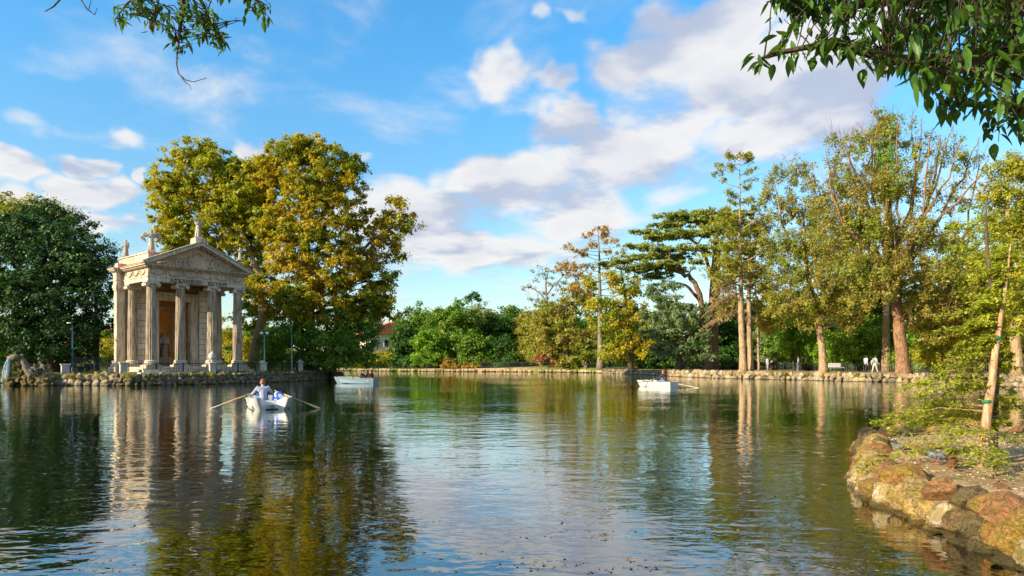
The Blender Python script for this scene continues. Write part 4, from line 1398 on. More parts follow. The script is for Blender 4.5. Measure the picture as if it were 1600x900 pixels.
pA = pillar('squat weathered pillar beside the dark blue pole and the big evergreen', 102, 51.2, .74, .52, False)
pB = pillar('square white pillar in front of the left end of the temple', 193, 50.9, .86, .50, False)
pC = pillar('white pillar that carries the stone urn', 331.5, 54.2, .85, .46, False)
pD = pillar('white capped pillar right of the temple, by the pale lamp post', 410.5, 58.2, .86, .50, True)
pE = pillar('small white pillar with a bowl near the mossy outcrop', 469.5, 63.0, .95, .36, True)
ur = thing('urn', 'pale stone urn on the pillar before the temple', 'urn', (pC[0], pC[1], pC[2] + .85))
MB().lathe([(.17, 0), (.17, .05), (.07, .09), (.06, .16), (.16, .24), (.27, .36), (.29, .48), (.25, .56), (.28, .60), (.26, .63)], 20).build('bowl', M['pillar'], ur, True)
MB().lathe([(.25, .63), (.20, .70), (.10, .80), (.05, .83), (.06, .88), (.02, .93)], 16).build('lid', M['pillar'], ur, True)


def railing(label, a, b, h=.80, step=.16, mat='iron', post=2.2, group='iron railings', z=None):
    a = np.array(a, float); b = np.array(b, float)
    c = (a + b) / 2
    gz = ground_z(*c) if z is None else z
    r = thing('railing', label, 'railing', (c[0], c[1], gz), 0, group)
    L = np.linalg.norm(b - a); d = (b - a) / L
    g = lambda t: (a + d * t - c)
    pm = MB().box(-.03, .03, -.03, .03, -.15, h + .06).mesh('post', M[mat])
    k = max(1, round(L / post))
    for i in range(k + 1):
        q = g(L * i / k); link('post', pm, r, (q[0], q[1], 0))
    for zz in (.10, h - .04):
        p0, p1 = g(0), g(L)
        MB().tube([(p0[0], p0[1], zz), (p1[0], p1[1], zz)], .022, 5).build('rail', M[mat], r)
    bars = MB()
    n = int(L / step)
    for i in range(1, n):
        q = g(L * i / n); bars.tube([(q[0], q[1], .05), (q[0], q[1], h + .03)], .013, 4)
    tag(bars.build('bars', M[mat], r), kind='stuff')
    return r


railing('black iron railing between the squat pillar and the temple end', (pA[0] + .4, pA[1]), (pB[0] - .4, pB[1]))
railing('black iron railing along the lawn in front of the temple', (pB[0] + .4, pB[1]), (pC[0] - .3, pC[1]))
railing('black iron railing right of the urn pillar', (pC[0] + .3, pC[1]), (pD[0] - .3, pD[1] - .1))
railing('black iron railing between the two lamp posts', (pD[0] + .3, pD[1]), (pE[0] - .3, pE[1]))
q = W(118, 0, 54); q2 = W(180, 0, 57)
railing('dark blue iron gate railing beside the temple', (q[0], q[1]), (q2[0], q2[1]), 1.25, .12, 'iron_blue', 1.6)
M['iron_grey'] = plain('grey_iron', (.10, .11, .10), .5, .5)


def px_xy(px, Y):
    p = W(px, 0, Y); return (p[0], p[1])


for lab, p0, y0, p1, y1, mt in [('thin grey railing under the dark trees on the far shore', 545, 131, 690, 124.5, 'iron'),
                            ('pale thin railing on the far shore before the dense green trees', 752, 119.5, 860, 115, 'iron_grey'),
                            ('pale thin railing on the far shore behind the rust coloured shrub', 860, 115, 932, 110.5, 'iron_grey'),
                            ('low dark railing along the sunlit lawn edge', 955, 107, 1100, 95, 'iron'),
                            ('dark railing behind the twin slender trunks', 1100, 92, 1215, 84, 'iron'),
                            ('grey railing behind the pair dressed in pink and white', 1215, 84, 1300, 78, 'iron_grey'),
                            ('grey railing behind the walking couple', 1300, 78, 1400, 71.5, 'iron_grey'),
                            ('grey railing behind the big red trunk and the sapling', 1400, 71.5, 1600, 60, 'iron_grey')]:
    railing(lab, px_xy(p0, y0), px_xy(p1, y1), 1.0 if y0 < 100 else .95, .2 if y0 < 100 else .24, mt, 2.6)


def lamp_post(label, px, Y, top, mat='lamp_pole', r=.055, two=True):
    p = W(px, top, Y); gz = ground_z(p[0], p[1]); h = p[2] - gz
    o = thing('lamp_post', label, 'lamp post', (p[0], p[1], gz), 0)
    MB().lathe([(r * 2.2, -.1), (r * 2.2, .25), (r * 1.4, .32), (r, .5), (r * .8, h - .25)], 12).build('pole', M[mat], o, True)
    if two:
        for s in (-1, 1):
            a = MB().tube([(0, 0, h - .3), (s * .14, 0, h - .2), (s * .24, 0, h - .12)], .025, 6).build('arm', M[mat], o)
            MB().lathe([(.05, h - .16), (.15, h - .10), (.17, h), (.06, h + .09), (.02, h + .11)], 12, (s * .24, 0, 0)).build('lamp_head', M['lamp_glass'], o, True)
    else:
        MB().tube([(0, 0, h - .3), (-.02, 0, h - .05), (-.25, -.05, h)], .03, 6).build('arm', M[mat], o)
        MB().lathe([(.03, -.02), (.16, .0), (.15, .06), (.04, .10)], 12, (-.25, -.05, h - .03)).build('lamp_head', M['lamp_glass'], o, True)


lamp_post('pale twin headed lamp post right of the temple', 413, 58.8, 520)
lamp_post('tall thin grey lamp post near the mossy outcrop', 456, 62.5, 506, 'lamp_pole', .05, False)
lamp_post('dark blue pole under the big evergreen beside the temple', 113.5, 53.2, 505, 'iron_blue', .06, False)

# ------------------------------------------------------------------ rowing boats
def hull(name, mat, L=3.2, Wd=1.56, H=.44, bow=True, lobed=True):
    """closed hull: deck with a well, flared sides, lobed bow at +y (cathedral hull) and flat transom at -y"""
    nx, ny = 41, 49
    xi = np.linspace(-1, 1, nx); t = np.linspace(0, 1, ny)
    XI, T = np.meshgrid(xi, t)
    w = Wd / 2 * np.interp(T, [0, .25, .6, .85, 1], [.80, .96, 1.0, .97, .90])
    lobe = np.abs(XI)
    ext = np.where(lobe < .32, 0.0, .44 * np.sin(np.clip((lobe - .32) / .55, 0, 1) * PI * .5) * np.clip((1.12 - lobe) / .35, 0, 1) ** .4) if lobed else .30 * (1 - lobe ** 2)
    yb = -L / 2 + L * T + ext * smoothstep(.72, 1.0, T)
    sheer = H * np.interp(T, [0, .35, .7, 1], [.86, .80, .90, 1.02])
    dip = (1 - smoothstep(.30, .62, lobe)) * smoothstep(.84, .97, T) * .62 if lobed else 0
    deck = sheer * (1 - dip)
    well = smoothstep(.955, .90, lobe) * smoothstep(.045, .09, T) * smoothstep(.90, .855, T)
    zt = deck * (1 - well) + .05 * well
    xt = XI * w
    bot = .80 - .10 * T
    xb = XI * w * bot
    yB = -L / 2 * .96 + L * .97 * T + ext * .55 * smoothstep(.75, 1, T)
    zb = -.12 + .05 * np.cos(XI * PI * 2) * smoothstep(.5, 1, T) + .06 * smoothstep(.8, 1, T)
    top = np.stack([xt, yb, zt], -1).reshape(-1, 3); b = np.stack([xb, yB, zb], -1).reshape(-1, 3)
    i = (np.arange(ny - 1)[:, None] * nx + np.arange(nx - 1)).reshape(-1)
    F1 = np.stack([i, i + 1, i + nx + 1, i + nx], 1); n = nx * ny
    F2 = np.stack([i, i + nx, i + nx + 1, i + 1], 1) + n
    ring = np.concatenate([np.arange(nx), np.arange(1, ny) * nx + nx - 1, (ny - 1) * nx + np.arange(nx - 2, -1, -1), np.arange(ny - 2, 0, -1) * nx])
    # a mid line so that the flare is curved
    mid = (top[ring] * .45 + b[ring] * .55) + (top[ring] - b[ring]) * np.array([.12, .06, 0])
    V = np.concatenate([top, b, mid]); m0 = 2 * n; k = len(ring); a = np.arange(k); c = (a + 1) % k
    F3 = np.stack([ring[a], m0 + a, m0 + c, ring[c]], 1); F4 = np.stack([m0 + a, n + ring[a], n + ring[c], m0 + c], 1)
    return MB().add(V, [F1, F2, F3, F4])


def rowboat(label, loc, yaw, mat, oars, L=3.2, Wd=1.56, H=.44, oarmat=('oar', 'oar_pale')):
    """bow points along local +y"""
    r = thing('rowing_boat', label, 'rowing boat', (*loc, 0), yaw, 'rowing boats on the lake')
    hl = hull('hull', M[mat], L, Wd, H).build('hull', M[mat], r, True)
    md = hl.modifiers.new('edge', 'EDGE_SPLIT'); md.split_angle = .7
    gw = MB()                                                     # rounded rim along the sheer
    for s in (-1, 1):
        t = np.linspace(0.02, .99, 24)
        w = Wd / 2 * np.interp(t, [0, .25, .6, .85, 1], [.80, .96, 1.0, .97, .90])
        z = H * np.interp(t, [0, .35, .7, 1], [.86, .80, .90, 1.02])
        gw.tube(np.stack([s * (w - .01), -L / 2 + L * t, z + .004], 1), .026, 7)
    gw.build('gunwale', M['rim_grey'], r, True)
    for y in (-.95, -.05): MB().box(-Wd * .44, Wd * .44, y - .15, y + .15, .20, .245, .012).build('seat', M['boat_in'], r)
    MB().box(-.28, .28, L / 2 - .06, L / 2 + .03, -.06, .035, .015).build('bumper', M['rubber'], r)
    th = np.linspace(0, 2 * PI, 17)
    MB().tube(np.stack([.055 * np.cos(th), np.full(17, L / 2 + .055), .11 + .055 * np.sin(th)], 1), .011, 6, cap=False).build('mooring_ring', M['rubber'], r, True)
    for s in (-1, 1):
        MB().box(s * (Wd / 2) - .03, s * (Wd / 2) + .03, .10, .20, H * .86, H * .86 + .09, .012).build('oarlock', M['rubber'], r)
    rot = Matrix.Rotation(yaw, 3, 'Z')
    for (a, b, m0, m1) in oars:                                    # each oar is loose: a thing of its own
        a = np.array(a, float); b = np.array(b, float)
        d = nz(b - a)
        o = thing('oar', m0, 'oar', tuple(a), 0, 'oars of the rowing boats')
        e = (b - a)
        MB().tube([np.zeros(3), e * .12, e * .13, e * .74], [.018, .018, .026, .024], 8).build('shaft', M[m1[0]], o, True)
        q0, q1 = e * .70, e
        sd = nz(np.cross(d, [0, 0, 1.0]))
        up = nz(np.cross(sd, d)) * .012
        bl = []
        for t, wv in ((0, .022), (.25, .055), (.6, .085), (.9, .085), (1, .06)):
            c = q0 * (1 - t) + q1 * t
            bl += [c - sd * wv + up, c + sd * wv + up, c + sd * wv - up, c - sd * wv - up]
        k = 4; F = []
        for i in range(4):
            for j in range(4): F.append((i * k + j, i * k + (j + 1) % 4, (i + 1) * k + (j + 1) % 4, (i + 1) * k + j))
        F += [(3, 2, 1, 0), (16, 17, 18, 19)]
        MB().add(bl, [np.array(F)]).build('blade', M[m1[1]], o)
    return r


def lw(loc, yaw, p):
    c, s = math.cos(yaw), math.sin(yaw)
    return (loc[0] + p[0] * c - p[1] * s, loc[1] + p[0] * s + p[1] * c, p[2])


# boat 1: bow towards us and slightly to the right in view
b1 = (-9.42, 26.3); y1 = PI + .44
hl_ = lw(b1, y1, (.30, -.30, .62)); hr_ = lw(b1, y1, (-.30, -.30, .62))
# hands first, then blades
P1 = W(327, 639, 25.4); P1[2] = -.02
P2 = W(499, 632.5, 25.3); P2[2] = .02
rowboat('white tri-hulled rowing boat with a rower in a striped shirt', b1, y1, 'boat',
        [(hl_, P1, 'tan wooden oar with a pale blade, dipping beside the temple reflection', ('oar', 'oar_pale')), (hr_, P2, 'tan wooden oar slanting over the dark water away from the temple', ('oar', 'oar'))], Wd=1.56, H=.45)
pr = lw(b1, y1, (.16, .06, .245))
person('rower with reddish brown hair seen from behind in a pale striped shirt', pr, y1 + PI, J_row(.10, .42, .36, .2), M['stripe'], M['denim'], M['hair_brown'], voxel=.014)
pg = lw(b1, y1, (-.40, .10, .33))
bag = thing('bag', 'round blue and white bag beside the striped rower', 'bag', pg, .3)
link('pouch', caps_mesh('pouch', [((0, 0, 0), .20, (0, 0, .10), .19), ((-.1, .02, -.02), .15, (.1, .0, .02), .16)], M['bag'], .025, 3, .6), bag)
MB().tube([(-.16, -.12, .1), (-.2, -.2, -.05), (-.14, -.16, -.16)], .018, 5).build('strap', M['rubber'], bag)

# boat 2, side on, bow to the left
b2 = (-12.35, 55.1); y2 = PI / 2 - .22
rowboat('greyish blue rowing boat seen from its side with dark clad passengers', b2, y2, 'boat_blue', [], L=3.0, Wd=1.5, H=.52)
person('passenger in dark navy clothes nearest the bow of the blue grey boat', lw(b2, y2, (-.1, -.20, .25)), y2 + PI, J_row(.12, .2, .4, .1), M['cloth_navy'], M['cloth_black'], M['hair_dark'])
person('bare armed passenger with long dark hair in the middle of the blue grey boat', lw(b2, y2, (.10, -.78, .25)), y2 + .3, J_row(.05, .2, .3, .1), M['cloth_black'], M['cloth_black'], M['hair_dark'], longhair=True, sleeves=0)
person('passenger in maroon at the stern of the blue grey boat', lw(b2, y2, (0, -1.12, .27)), y2, J_row(.0, .15, .3, .1), M['cloth_dkred'], M['cloth_black'], M['hair_dark'], longhair=True)

# boat 3
b3 = (10.25, 47.4); y3 = .70
hA = lw(b3, y3, (-.3, .30, .44)); hB = lw(b3, y3, (.3, .30, .44))
Q1 = W(986, 598, 47.3); Q1[2] = .25
Q2 = W(1092, 604.5, 45.4); Q2[2] = .0
rowboat('bright white rowing boat near the right bank with a dark shirted rower', b3, y3, 'boat', [(hA, Q1, 'oar with a black blade raised beyond the bright white boat', ('oar_dark', 'rubber')), (hB, Q2, 'pale oar trailing in the water behind the bright white boat', ('oar_pale', 'oar_pale'))], L=2.5, Wd=1.22, H=.44)
person('rower in a dark maroon shirt and blue jeans in the bright white boat', lw(b3, y3, (.05, -.40, .34)), y3 - .1, J_row(.06, .36, .62, .2), M['cloth_dkred'], M['denim'], M['hair_brown'])

# ------------------------------------------------------------------ people on the banks
def stand(label, px, Y, yaw, top, bottom, hair, group=None, **k):
    p = W(px, 0, Y)
    return person(label, (p[0], p[1], ground_z(p[0], p[1])), yaw, J_stand(**{a: k.pop(a) for a in ('step', 'arms', 'lean') if a in k}), top, bottom, hair, group, **k)


stand('walker in a white shirt and dark trousers by the grey railing', 1353, 69.0, -1.2, M['cloth_white'], M['cloth_black'], M['hair_dark'], 'walkers on the right bank', step=.22, arms=.12)
stand('walker in pale clothes with a grey backpack beside the white shirted walker', 1367, 68.0, -1.3, M['cloth_white'], M['cloth_khaki'], M['hair_dark'], 'walkers on the right bank', step=-.25, arms=-.15,
      extra=[('backpack', [((0, -.2, 1.1), .12, (0, -.2, 1.32), .12)], M['cloth_grey'])])
stand('stroller in a white and blue top behind the railing', 1248, 80.5, 1.4, M['cloth_white'], M['denim'], M['hair_dark'], 'strollers behind the railing', step=.1)
stand('stroller in a pink top beside the one in white', 1259, 80.5, 1.4, M['cloth_pink'], M['cloth_black'], M['hair_dark'], 'strollers behind the railing', step=.15)
stand('stroller in black beside the pink topped stroller', 1264, 81.3, 1.5, M['cloth_black'], M['cloth_black'], M['hair_dark'], 'strollers behind the railing', step=.1)
stand('lone stroller in pale grey behind the railing near the twin trunks', 1199, 84.0, -1.2, M['cloth_white'], M['cloth_grey'], M['hair_dark'], None, step=.1)
stand('person in black standing beside the tall feathery cypress', 952.5, 106.5, 2.8, M['cloth_navy'], M['cloth_black'], M['hair_dark'], None)
p = W(915.5, 0, 109)
J = J_row(.05, .2, .3, .1)
person('person in a dull red top sitting on the lawn edge left of the cypress', (p[0], p[1], ground_z(p[0], p[1]) + .12), PI - .3, J, M['cloth_dkred'], M['cloth_grey'], M['hair_brown'])

# white bench on the right path
p = W(1305, 0, 74.5)
bn = thing('park_bench', 'white park bench behind the railing beside the tan trunk', 'bench', (p[0], p[1], ground_z(p[0], p[1])), .15)
for i in range(3): MB().box(-1.0, 1.0, -.22 + i * .15, -.10 + i * .15, .44, .48, .008).build('slat', M['paint_white'], bn)
for i in range(3): MB().box(-1.0, 1.0, .24, .27, .56 + i * .14, .66 + i * .14, .008).build('slat', M['paint_white'], bn)
for s in (-1, 1):
    for y in (-.18, .22): MB().box(s * .85 - .03, s * .85 + .03, y - .03, y + .03, 0, .44 if y < 0 else .98).build('leg', M['iron'], bn)

# ------------------------------------------------------------------ houses glimpsed between the trees
def house(label, px, Y, w, d, h, rh, yaw, gz=.5):
    p = W(px, 0, Y)
    o = thing('house', label, 'house', (p[0], p[1], gz), yaw)
    wl = MB().box(-w / 2, w / 2, -d / 2, d / 2, 0, h).build('wall', M['housewall'], o)
    rf = MB().prism([(-w / 2 - .5, h), (-w / 2 - .5, h + .15), (0, h + rh), (w / 2 + .5, h + .15), (w / 2 + .5, h)], -d / 2 - .5, d / 2 + .5).build('roof', M['roof'], o)
    MB().box(w * .15, w * .15 + .7, -.4, .4, h + .2, h + rh + .9, .03).build('chimney', M['housewall'], rf)
    for k in range(2):
        for i in range(int(w // 3)):
            x = -w / 2 + 1.6 + i * 3.0
            fr = MB().box(x - .62, x + .62, -d / 2 - .06, -d / 2 + .1, 1.2 + k * 3.2, 2.9 + k * 3.2, .02).build('window', M['paint_white'], o)
            MB().box(x - .5, x + .5, -d / 2 - .08, -d / 2 - .05, 1.3 + k * 3.2, 2.8 + k * 3.2).build('pane', M['window'], fr)
    return o


house('red roofed house behind the yellow bushes beside the temple', 156, 128, 13, 10, 4.6, 2.6, .9)
house('cream walled house with red roof glimpsed between the dark trees', 600, 152, 11, 9, 7.2, 2.6, .5)

# ------------------------------------------------------------------ the trees, from left to right
T = blob_tree
M['lf_cypg'] = G('green_cypress_spray', [(.30, .32, .03), (.38, .36, .035), (.22, .28, .025), (.34, .28, .04)], transl=.42)
# dark evergreen over the fountain
T('evergreen_tree', 'big dark evergreen tree shading the reclining fountain figures', 'tree', 60, [(86, 588, 0, .55), (84, 540, 0, .5), (78, 480, 0, .42), (70, 420, 0, .3), (66, 370, 0, .2)],
  [(20, 380, 85, 55, 1), (70, 360, 70, 48, -1), (110, 400, 60, 45, -2), (30, 450, 90, 55, -2), (100, 460, 70, 50, -2.5), (145, 430, 40, 40, 0), (130, 500, 48, 42, -1), (60, 520, 80, 42, -2), (10, 520, 70, 42, -1),
   (105, 545, 42, 36, -1), (-50, 430, 70, 80, 0), (55, 335, 40, 22, 0), (60, 568, 60, 24, 1.5), (115, 572, 30, 18, 1.2)], M['lf_dark'], M['bark_dark'], leaf=.30, dens=1.2, crad=.55, per=30, seed=11, shell=.38)
T('tree', 'tree with small leaves whose side limb reaches the temple corner', 'tree', 66, [(150, 575, 0, .25), (152, 520, 0, .22), (150, 460, 0, .16), (150, 400, 0, .1)],
  [(150, 400, 30, 26, 0), (165, 430, 24, 26, 0), (160, 470, 24, 26, 0), (150, 385, 26, 16, 0), (172, 510, 14, 12, -1), (135, 500, 25, 22, 0), (178, 395, 14, 12, 0)], M['lf_dark'], M['bark_dark'], leaf=.26, dens=.75, crad=.45, per=20, seed=12)
T('tree', 'yellow green tree rising behind the big dark evergreen', 'tree', 70, [(20, 575, 0, .4), (25, 450, 0, .3), (40, 340, 0, .2)],
  [(20, 335, 40, 26, 0), (60, 325, 34, 20, 0), (88, 340, 28, 24, 0), (100, 365, 24, 24, 0), (0, 360, 40, 30, 0), (5, 320, 14, 16, 0)], M['lf_olive'], M['bark_dark'], leaf=.3, dens=.9, seed=13)
T('shrub', 'bright green shrub behind the spouting urn', 'shrub', 62, [(10, 578, 0, .12), (10, 555, 0, .06)], [(5, 550, 26, 26, 0), (25, 560, 18, 16, 0), (-25, 550, 26, 30, 0)], M['lf_bright'], M['bark_dark'], leaf=.25, seed=14)
for i, (px, py, rx, ry, Y, mt, lab) in enumerate([(142, 552, 26, 22, 96, 'lf_yellow', 'golden shrub left of the temple, nearest the blue railing'), (168, 548, 22, 22, 100, 'lf_yellow', 'yellow shrub touching the sunlit side of the temple'), (150, 530, 20, 16, 108, 'lf_bright', 'rounded green bush below the red roofed house')]):
    T('shrub', lab, 'shrub', Y, [(px, 578, 0, .1), (px, py, 0, .06)], [(px, py, rx, ry, 0), (px - 8, py + 14, rx * .9, ry * .7, 0), (px + 8, py + 10, rx * .8, ry * .8, -1)], M[mt], M['bark_dark'], leaf=.3, dens=1.1, seed=20 + i)

T('evergreen_tree', 'dense evergreen bush tree added out of view on the left to shade the fountain', 'tree', 50.2, [(-130, 600, 0, .3), (-130, 560, 0, .25), (-125, 500, 0, .15)],  # unseen tree, added to throw shade on the fountain figures
  [(-120, 540, 60, 40, 0), (-120, 480, 60, 40, 0), (-120, 430, 45, 36, 0), (-70, 560, 30, 24, -1)], M['lf_dark'], M['bark_dark'], leaf=.30, seed=15)
# the two autumn planes behind the temple
T('plane_tree', 'golden plane tree with a slanting trunk directly behind the temple', 'tree', 67, [(392, 580, 0, .48), (400, 540, 0, .42), (411, 490, 0, .36), (405, 430, 0, .3), (380, 370, 0, .22), (350, 300, 0, .12)],
  [(300, 250, 38, 30, 0), (340, 260, 40, 34, 0), (265, 285, 38, 30, 0), (300, 305, 55, 34, 0), (350, 315, 42, 36, 0), (262, 330, 30, 26, 0), (290, 355, 46, 30, 0), (340, 370, 45, 34, 0), (385, 330, 36, 44, 1),
   (395, 390, 34, 36, 1), (275, 380, 26, 18, 1), (405, 440, 30, 34, 1), (375, 430, 24, 34, 3), (395, 490, 28, 28, 3), (398, 300, 34, 44, 0), (410, 350, 30, 40, 1), (372, 280, 30, 34, 0), (415, 260, 24, 26, 0), (318, 232, 24, 14, 0), (240, 288, 12, 8, 0), (400, 270, 30, 34, 1)],
  M['lf_plane2'], M['bark_tan'], leaf=.35, dens=1.6, crad=.46, per=24, shell=.40, seed=31)
T('plane_tree', 'tallest autumn plane tree with orange brown and green foliage', 'tree', 66, [(487, 592, 0, .6), (486, 540, 0, .52), (484, 480, 0, .45), (482, 420, 0, .38), (478, 370, 0, .3), (470, 310, 0, .18), (465, 260, 0, .08)],
  [(455, 240, 44, 26, 0), (500, 250, 48, 28, 0), (430, 285, 40, 36, 0), (480, 295, 50, 40, -2), (530, 285, 40, 40, 0), (548, 262, 24, 20, 0), (440, 345, 46, 40, -2), (500, 350, 56, 44, -3), (550, 340, 36, 40, 0, .62),
   (455, 405, 50, 40, -3), (520, 415, 60, 44, -3), (575, 400, 40, 36, 0, .62), (590, 350, 34, 22, 0, .62), (620, 340, 30, 22, 0, .62), (638, 350, 18, 16, 0, .62), (610, 375, 26, 18, -1, .62), (620, 398, 16, 18, -1, .62), (590, 440, 36, 30, 0, .62),
   (560, 470, 46, 30, -2), (490, 470, 62, 40, -3), (440, 470, 40, 38, -1), (600, 480, 28, 24, 1), (615, 315, 16, 10, 0), (480, 222, 30, 12, 0)],
  M['lf_plane'], M['bark_dark'], leaf=.35, dens=1.6, crad=.46, per=25, shell=.40, seed=32,
  limbs=[[(483, 430, 0, .3), (500, 385, -1, .24), (515, 340, -1, .16), (535, 290, 0, .08)], [(484, 450, 0, .26), (530, 420, -2, .2), (575, 380, -1, .13), (625, 350, 0, .06)], [(480, 400, 0, .25), (450, 350, 0, .16), (435, 290, 0, .08)]])
T('tree', 'leafy green tree in the shade below the tall plane', 'tree', 64.5, [(466, 588, 0, .2), (470, 550, 0, .18), (490, 510, 0, .12)],
  [(460, 520, 40, 36, 0), (505, 525, 48, 40, -1), (545, 525, 40, 44, 0), (578, 520, 20, 40, 1), (530, 560, 50, 22, 0), (475, 560, 44, 18, 1), (568, 560, 22, 22, 1), (430, 535, 26, 32, 2), (420, 560, 30, 18, 1), (545, 490, 40, 26, 0)],
  M['lf_green'], M['bark_dark'], leaf=.30, dens=1.0, crad=.6, per=28, seed=33)
T('shrub', 'yellow green bushes below the slanting plane trunk', 'shrub', 72, [(440, 580, 0, .12), (440, 560, 0, .06)], [(440, 562, 24, 16, 0), (465, 566, 22, 12, 0), (412, 558, 16, 22, 2), (385, 540, 14, 34, 4), (355, 530, 14, 40, 6)], M['lf_yellow'], M['bark_dark'], leaf=.28, seed=34)
T('shrub', 'yellow green undergrowth beside the glimpsed cream house', 'shrub', 135, [(590, 577, 0, .15), (590, 560, 0, .1)], [(580, 562, 20, 12, 0), (605, 560, 18, 14, 0), (560, 566, 16, 9, 0), (618, 550, 10, 20, 0)], M['lf_yellow'], M['bark_dark'], leaf=.45, crad=.8, seed=35)

# far shore: rounded green trees, one by one
FARG = 'green trees on the far shore'
for i, (px, top, w, Y, mt, lab) in enumerate([
    (632, 500, 26, 133, 'lf_deep', 'dark green tree at the left end of the far shore row'), (655, 476, 34, 138, 'lf_green', 'mid green tree on the far shore, second from the row end by the house'),
    (690, 474, 34, 136, 'lf_green', 'broad green tree behind the orange shrub'), (718, 470, 38, 132, 'lf_green', 'sunlit tallest rounded green tree of the far shore row'), (752, 474, 34, 140, 'lf_olive', 'yellow green crown just behind the tallest rounded tree'),
    (775, 482, 30, 136, 'lf_deep', 'dark green tree in the dip of the far shore row'), (800, 472, 34, 140, 'lf_green', 'rounded green tree at the right end of the far shore row'), (832, 480, 30, 134, 'lf_olive', 'olive tree below the pale bare branches'),
    (668, 515, 26, 128, 'lf_bright', 'brighter small tree standing before the far shore row'), (740, 520, 28, 126, 'lf_green', 'lower green tree before the tallest rounded one'), (785, 525, 30, 126, 'lf_deep', 'low dark tree behind the pale railing')]):
    b = []
    h = 575 - top
    for k, (dx, dy, sx, sy) in enumerate([(0, .20, .62, .20), (-.45, .38, .55, .24), (.45, .36, .55, .24), (0, .50, .75, .26), (-.5, .68, .5, .22), (.5, .68, .5, .22), (0, .82, .8, .16)]):
        b.append((px + dx * w, top + dy * h, sx * w, sy * h, random.uniform(-1, 1)))
    T('tree', lab, 'tree', Y, [(px, 577, 0, .35), (px, 545, 0, .3), (px, top + .4 * h, 0, .15)], b, M[mt], M['bark_dark'], leaf=.50, dens=.62, crad=.85, per=26, group=FARG, seed=40 + i, twigs=.15)
T('tree', 'thin topped tree poking above the far shore row', 'tree', 150, [(737, 577, 0, .3), (737, 500, 0, .2), (737, 462, 0, .08)], [(737, 462, 13, 6, 0), (730, 466, 9, 4, 0), (745, 468, 9, 4, 0)], M['lf_deep'], M['bark_grey'], leaf=.45, dens=.5, seed=60)
T('shrub', 'round orange shrub overhanging the far shore edge', 'shrub', 122.3, [(704, 580, 0, .1), (704, 572, 0, .06)], [(703, 567, 12, 10, 0), (699, 573, 12, 6, -.5)], M['lf_orange'], M['bark_dark'], leaf=.35, crad=.4, dens=1.6, seed=61)
T('shrub', 'low green and orange shrub right of the round orange one', 'shrub', 120.3, [(728, 580, 0, .1), (728, 575, 0, .06)], [(724, 573, 15, 5, 0), (740, 573, 9, 5, 0)], M['lf_orange'], M['bark_dark'], leaf=.35, crad=.4, dens=1.5, seed=62)
T('shrub', 'dusty rust coloured shrub below the yellow foliage', 'shrub', 113, [(858, 579, 0, .1), (856, 560, 0, .06)], [(858, 552, 16, 10, 0), (845, 558, 14, 8, 0), (866, 562, 10, 10, 0)], M['lf_rust'], M['bark_dark'], leaf=.4, crad=.5, seed=63)
T('tree', 'pale leafless branching tree behind the far shore', 'tree', 128, [(862, 577, 0, .4), (860, 520, 0, .36), (856, 480, 0, .28), (852, 445, 0, .16), (858, 418, 0, .06)],
  [(850, 430, 22, 14, 0, .5), (825, 448, 20, 10, 0, .5), (875, 440, 24, 20, 0, .6), (845, 475, 30, 20, 0, .7), (880, 480, 26, 24, 0, .8)], M['lf_grey'], M['bark_grey'], leaf=.4, dens=.4, per=12, crad=.6, twigs=2.2, bare=10, seed=64,
  limbs=[[(857, 478, 0, .2), (838, 455, 0, .12), (812, 448, 0, .05)], [(855, 460, 0, .18), (870, 440, 0, .1), (890, 425, 0, .04)]])
T('tree', 'olive brown tree crowding the left of the feathery cypress', 'tree', 112, [(885, 578, 0, .35), (885, 540, 0, .3), (885, 480, 0, .15)],
  [(870, 490, 34, 26, 0), (905, 470, 34, 30, 0), (850, 520, 26, 26, 0), (890, 525, 44, 26, -1), (915, 540, 30, 26, -2), (870, 555, 34, 14, 0), (905, 562, 30, 10, -1)], M['lf_olive'], M['bark_dark'], leaf=.42, dens=.75, crad=.7, per=24, seed=65)
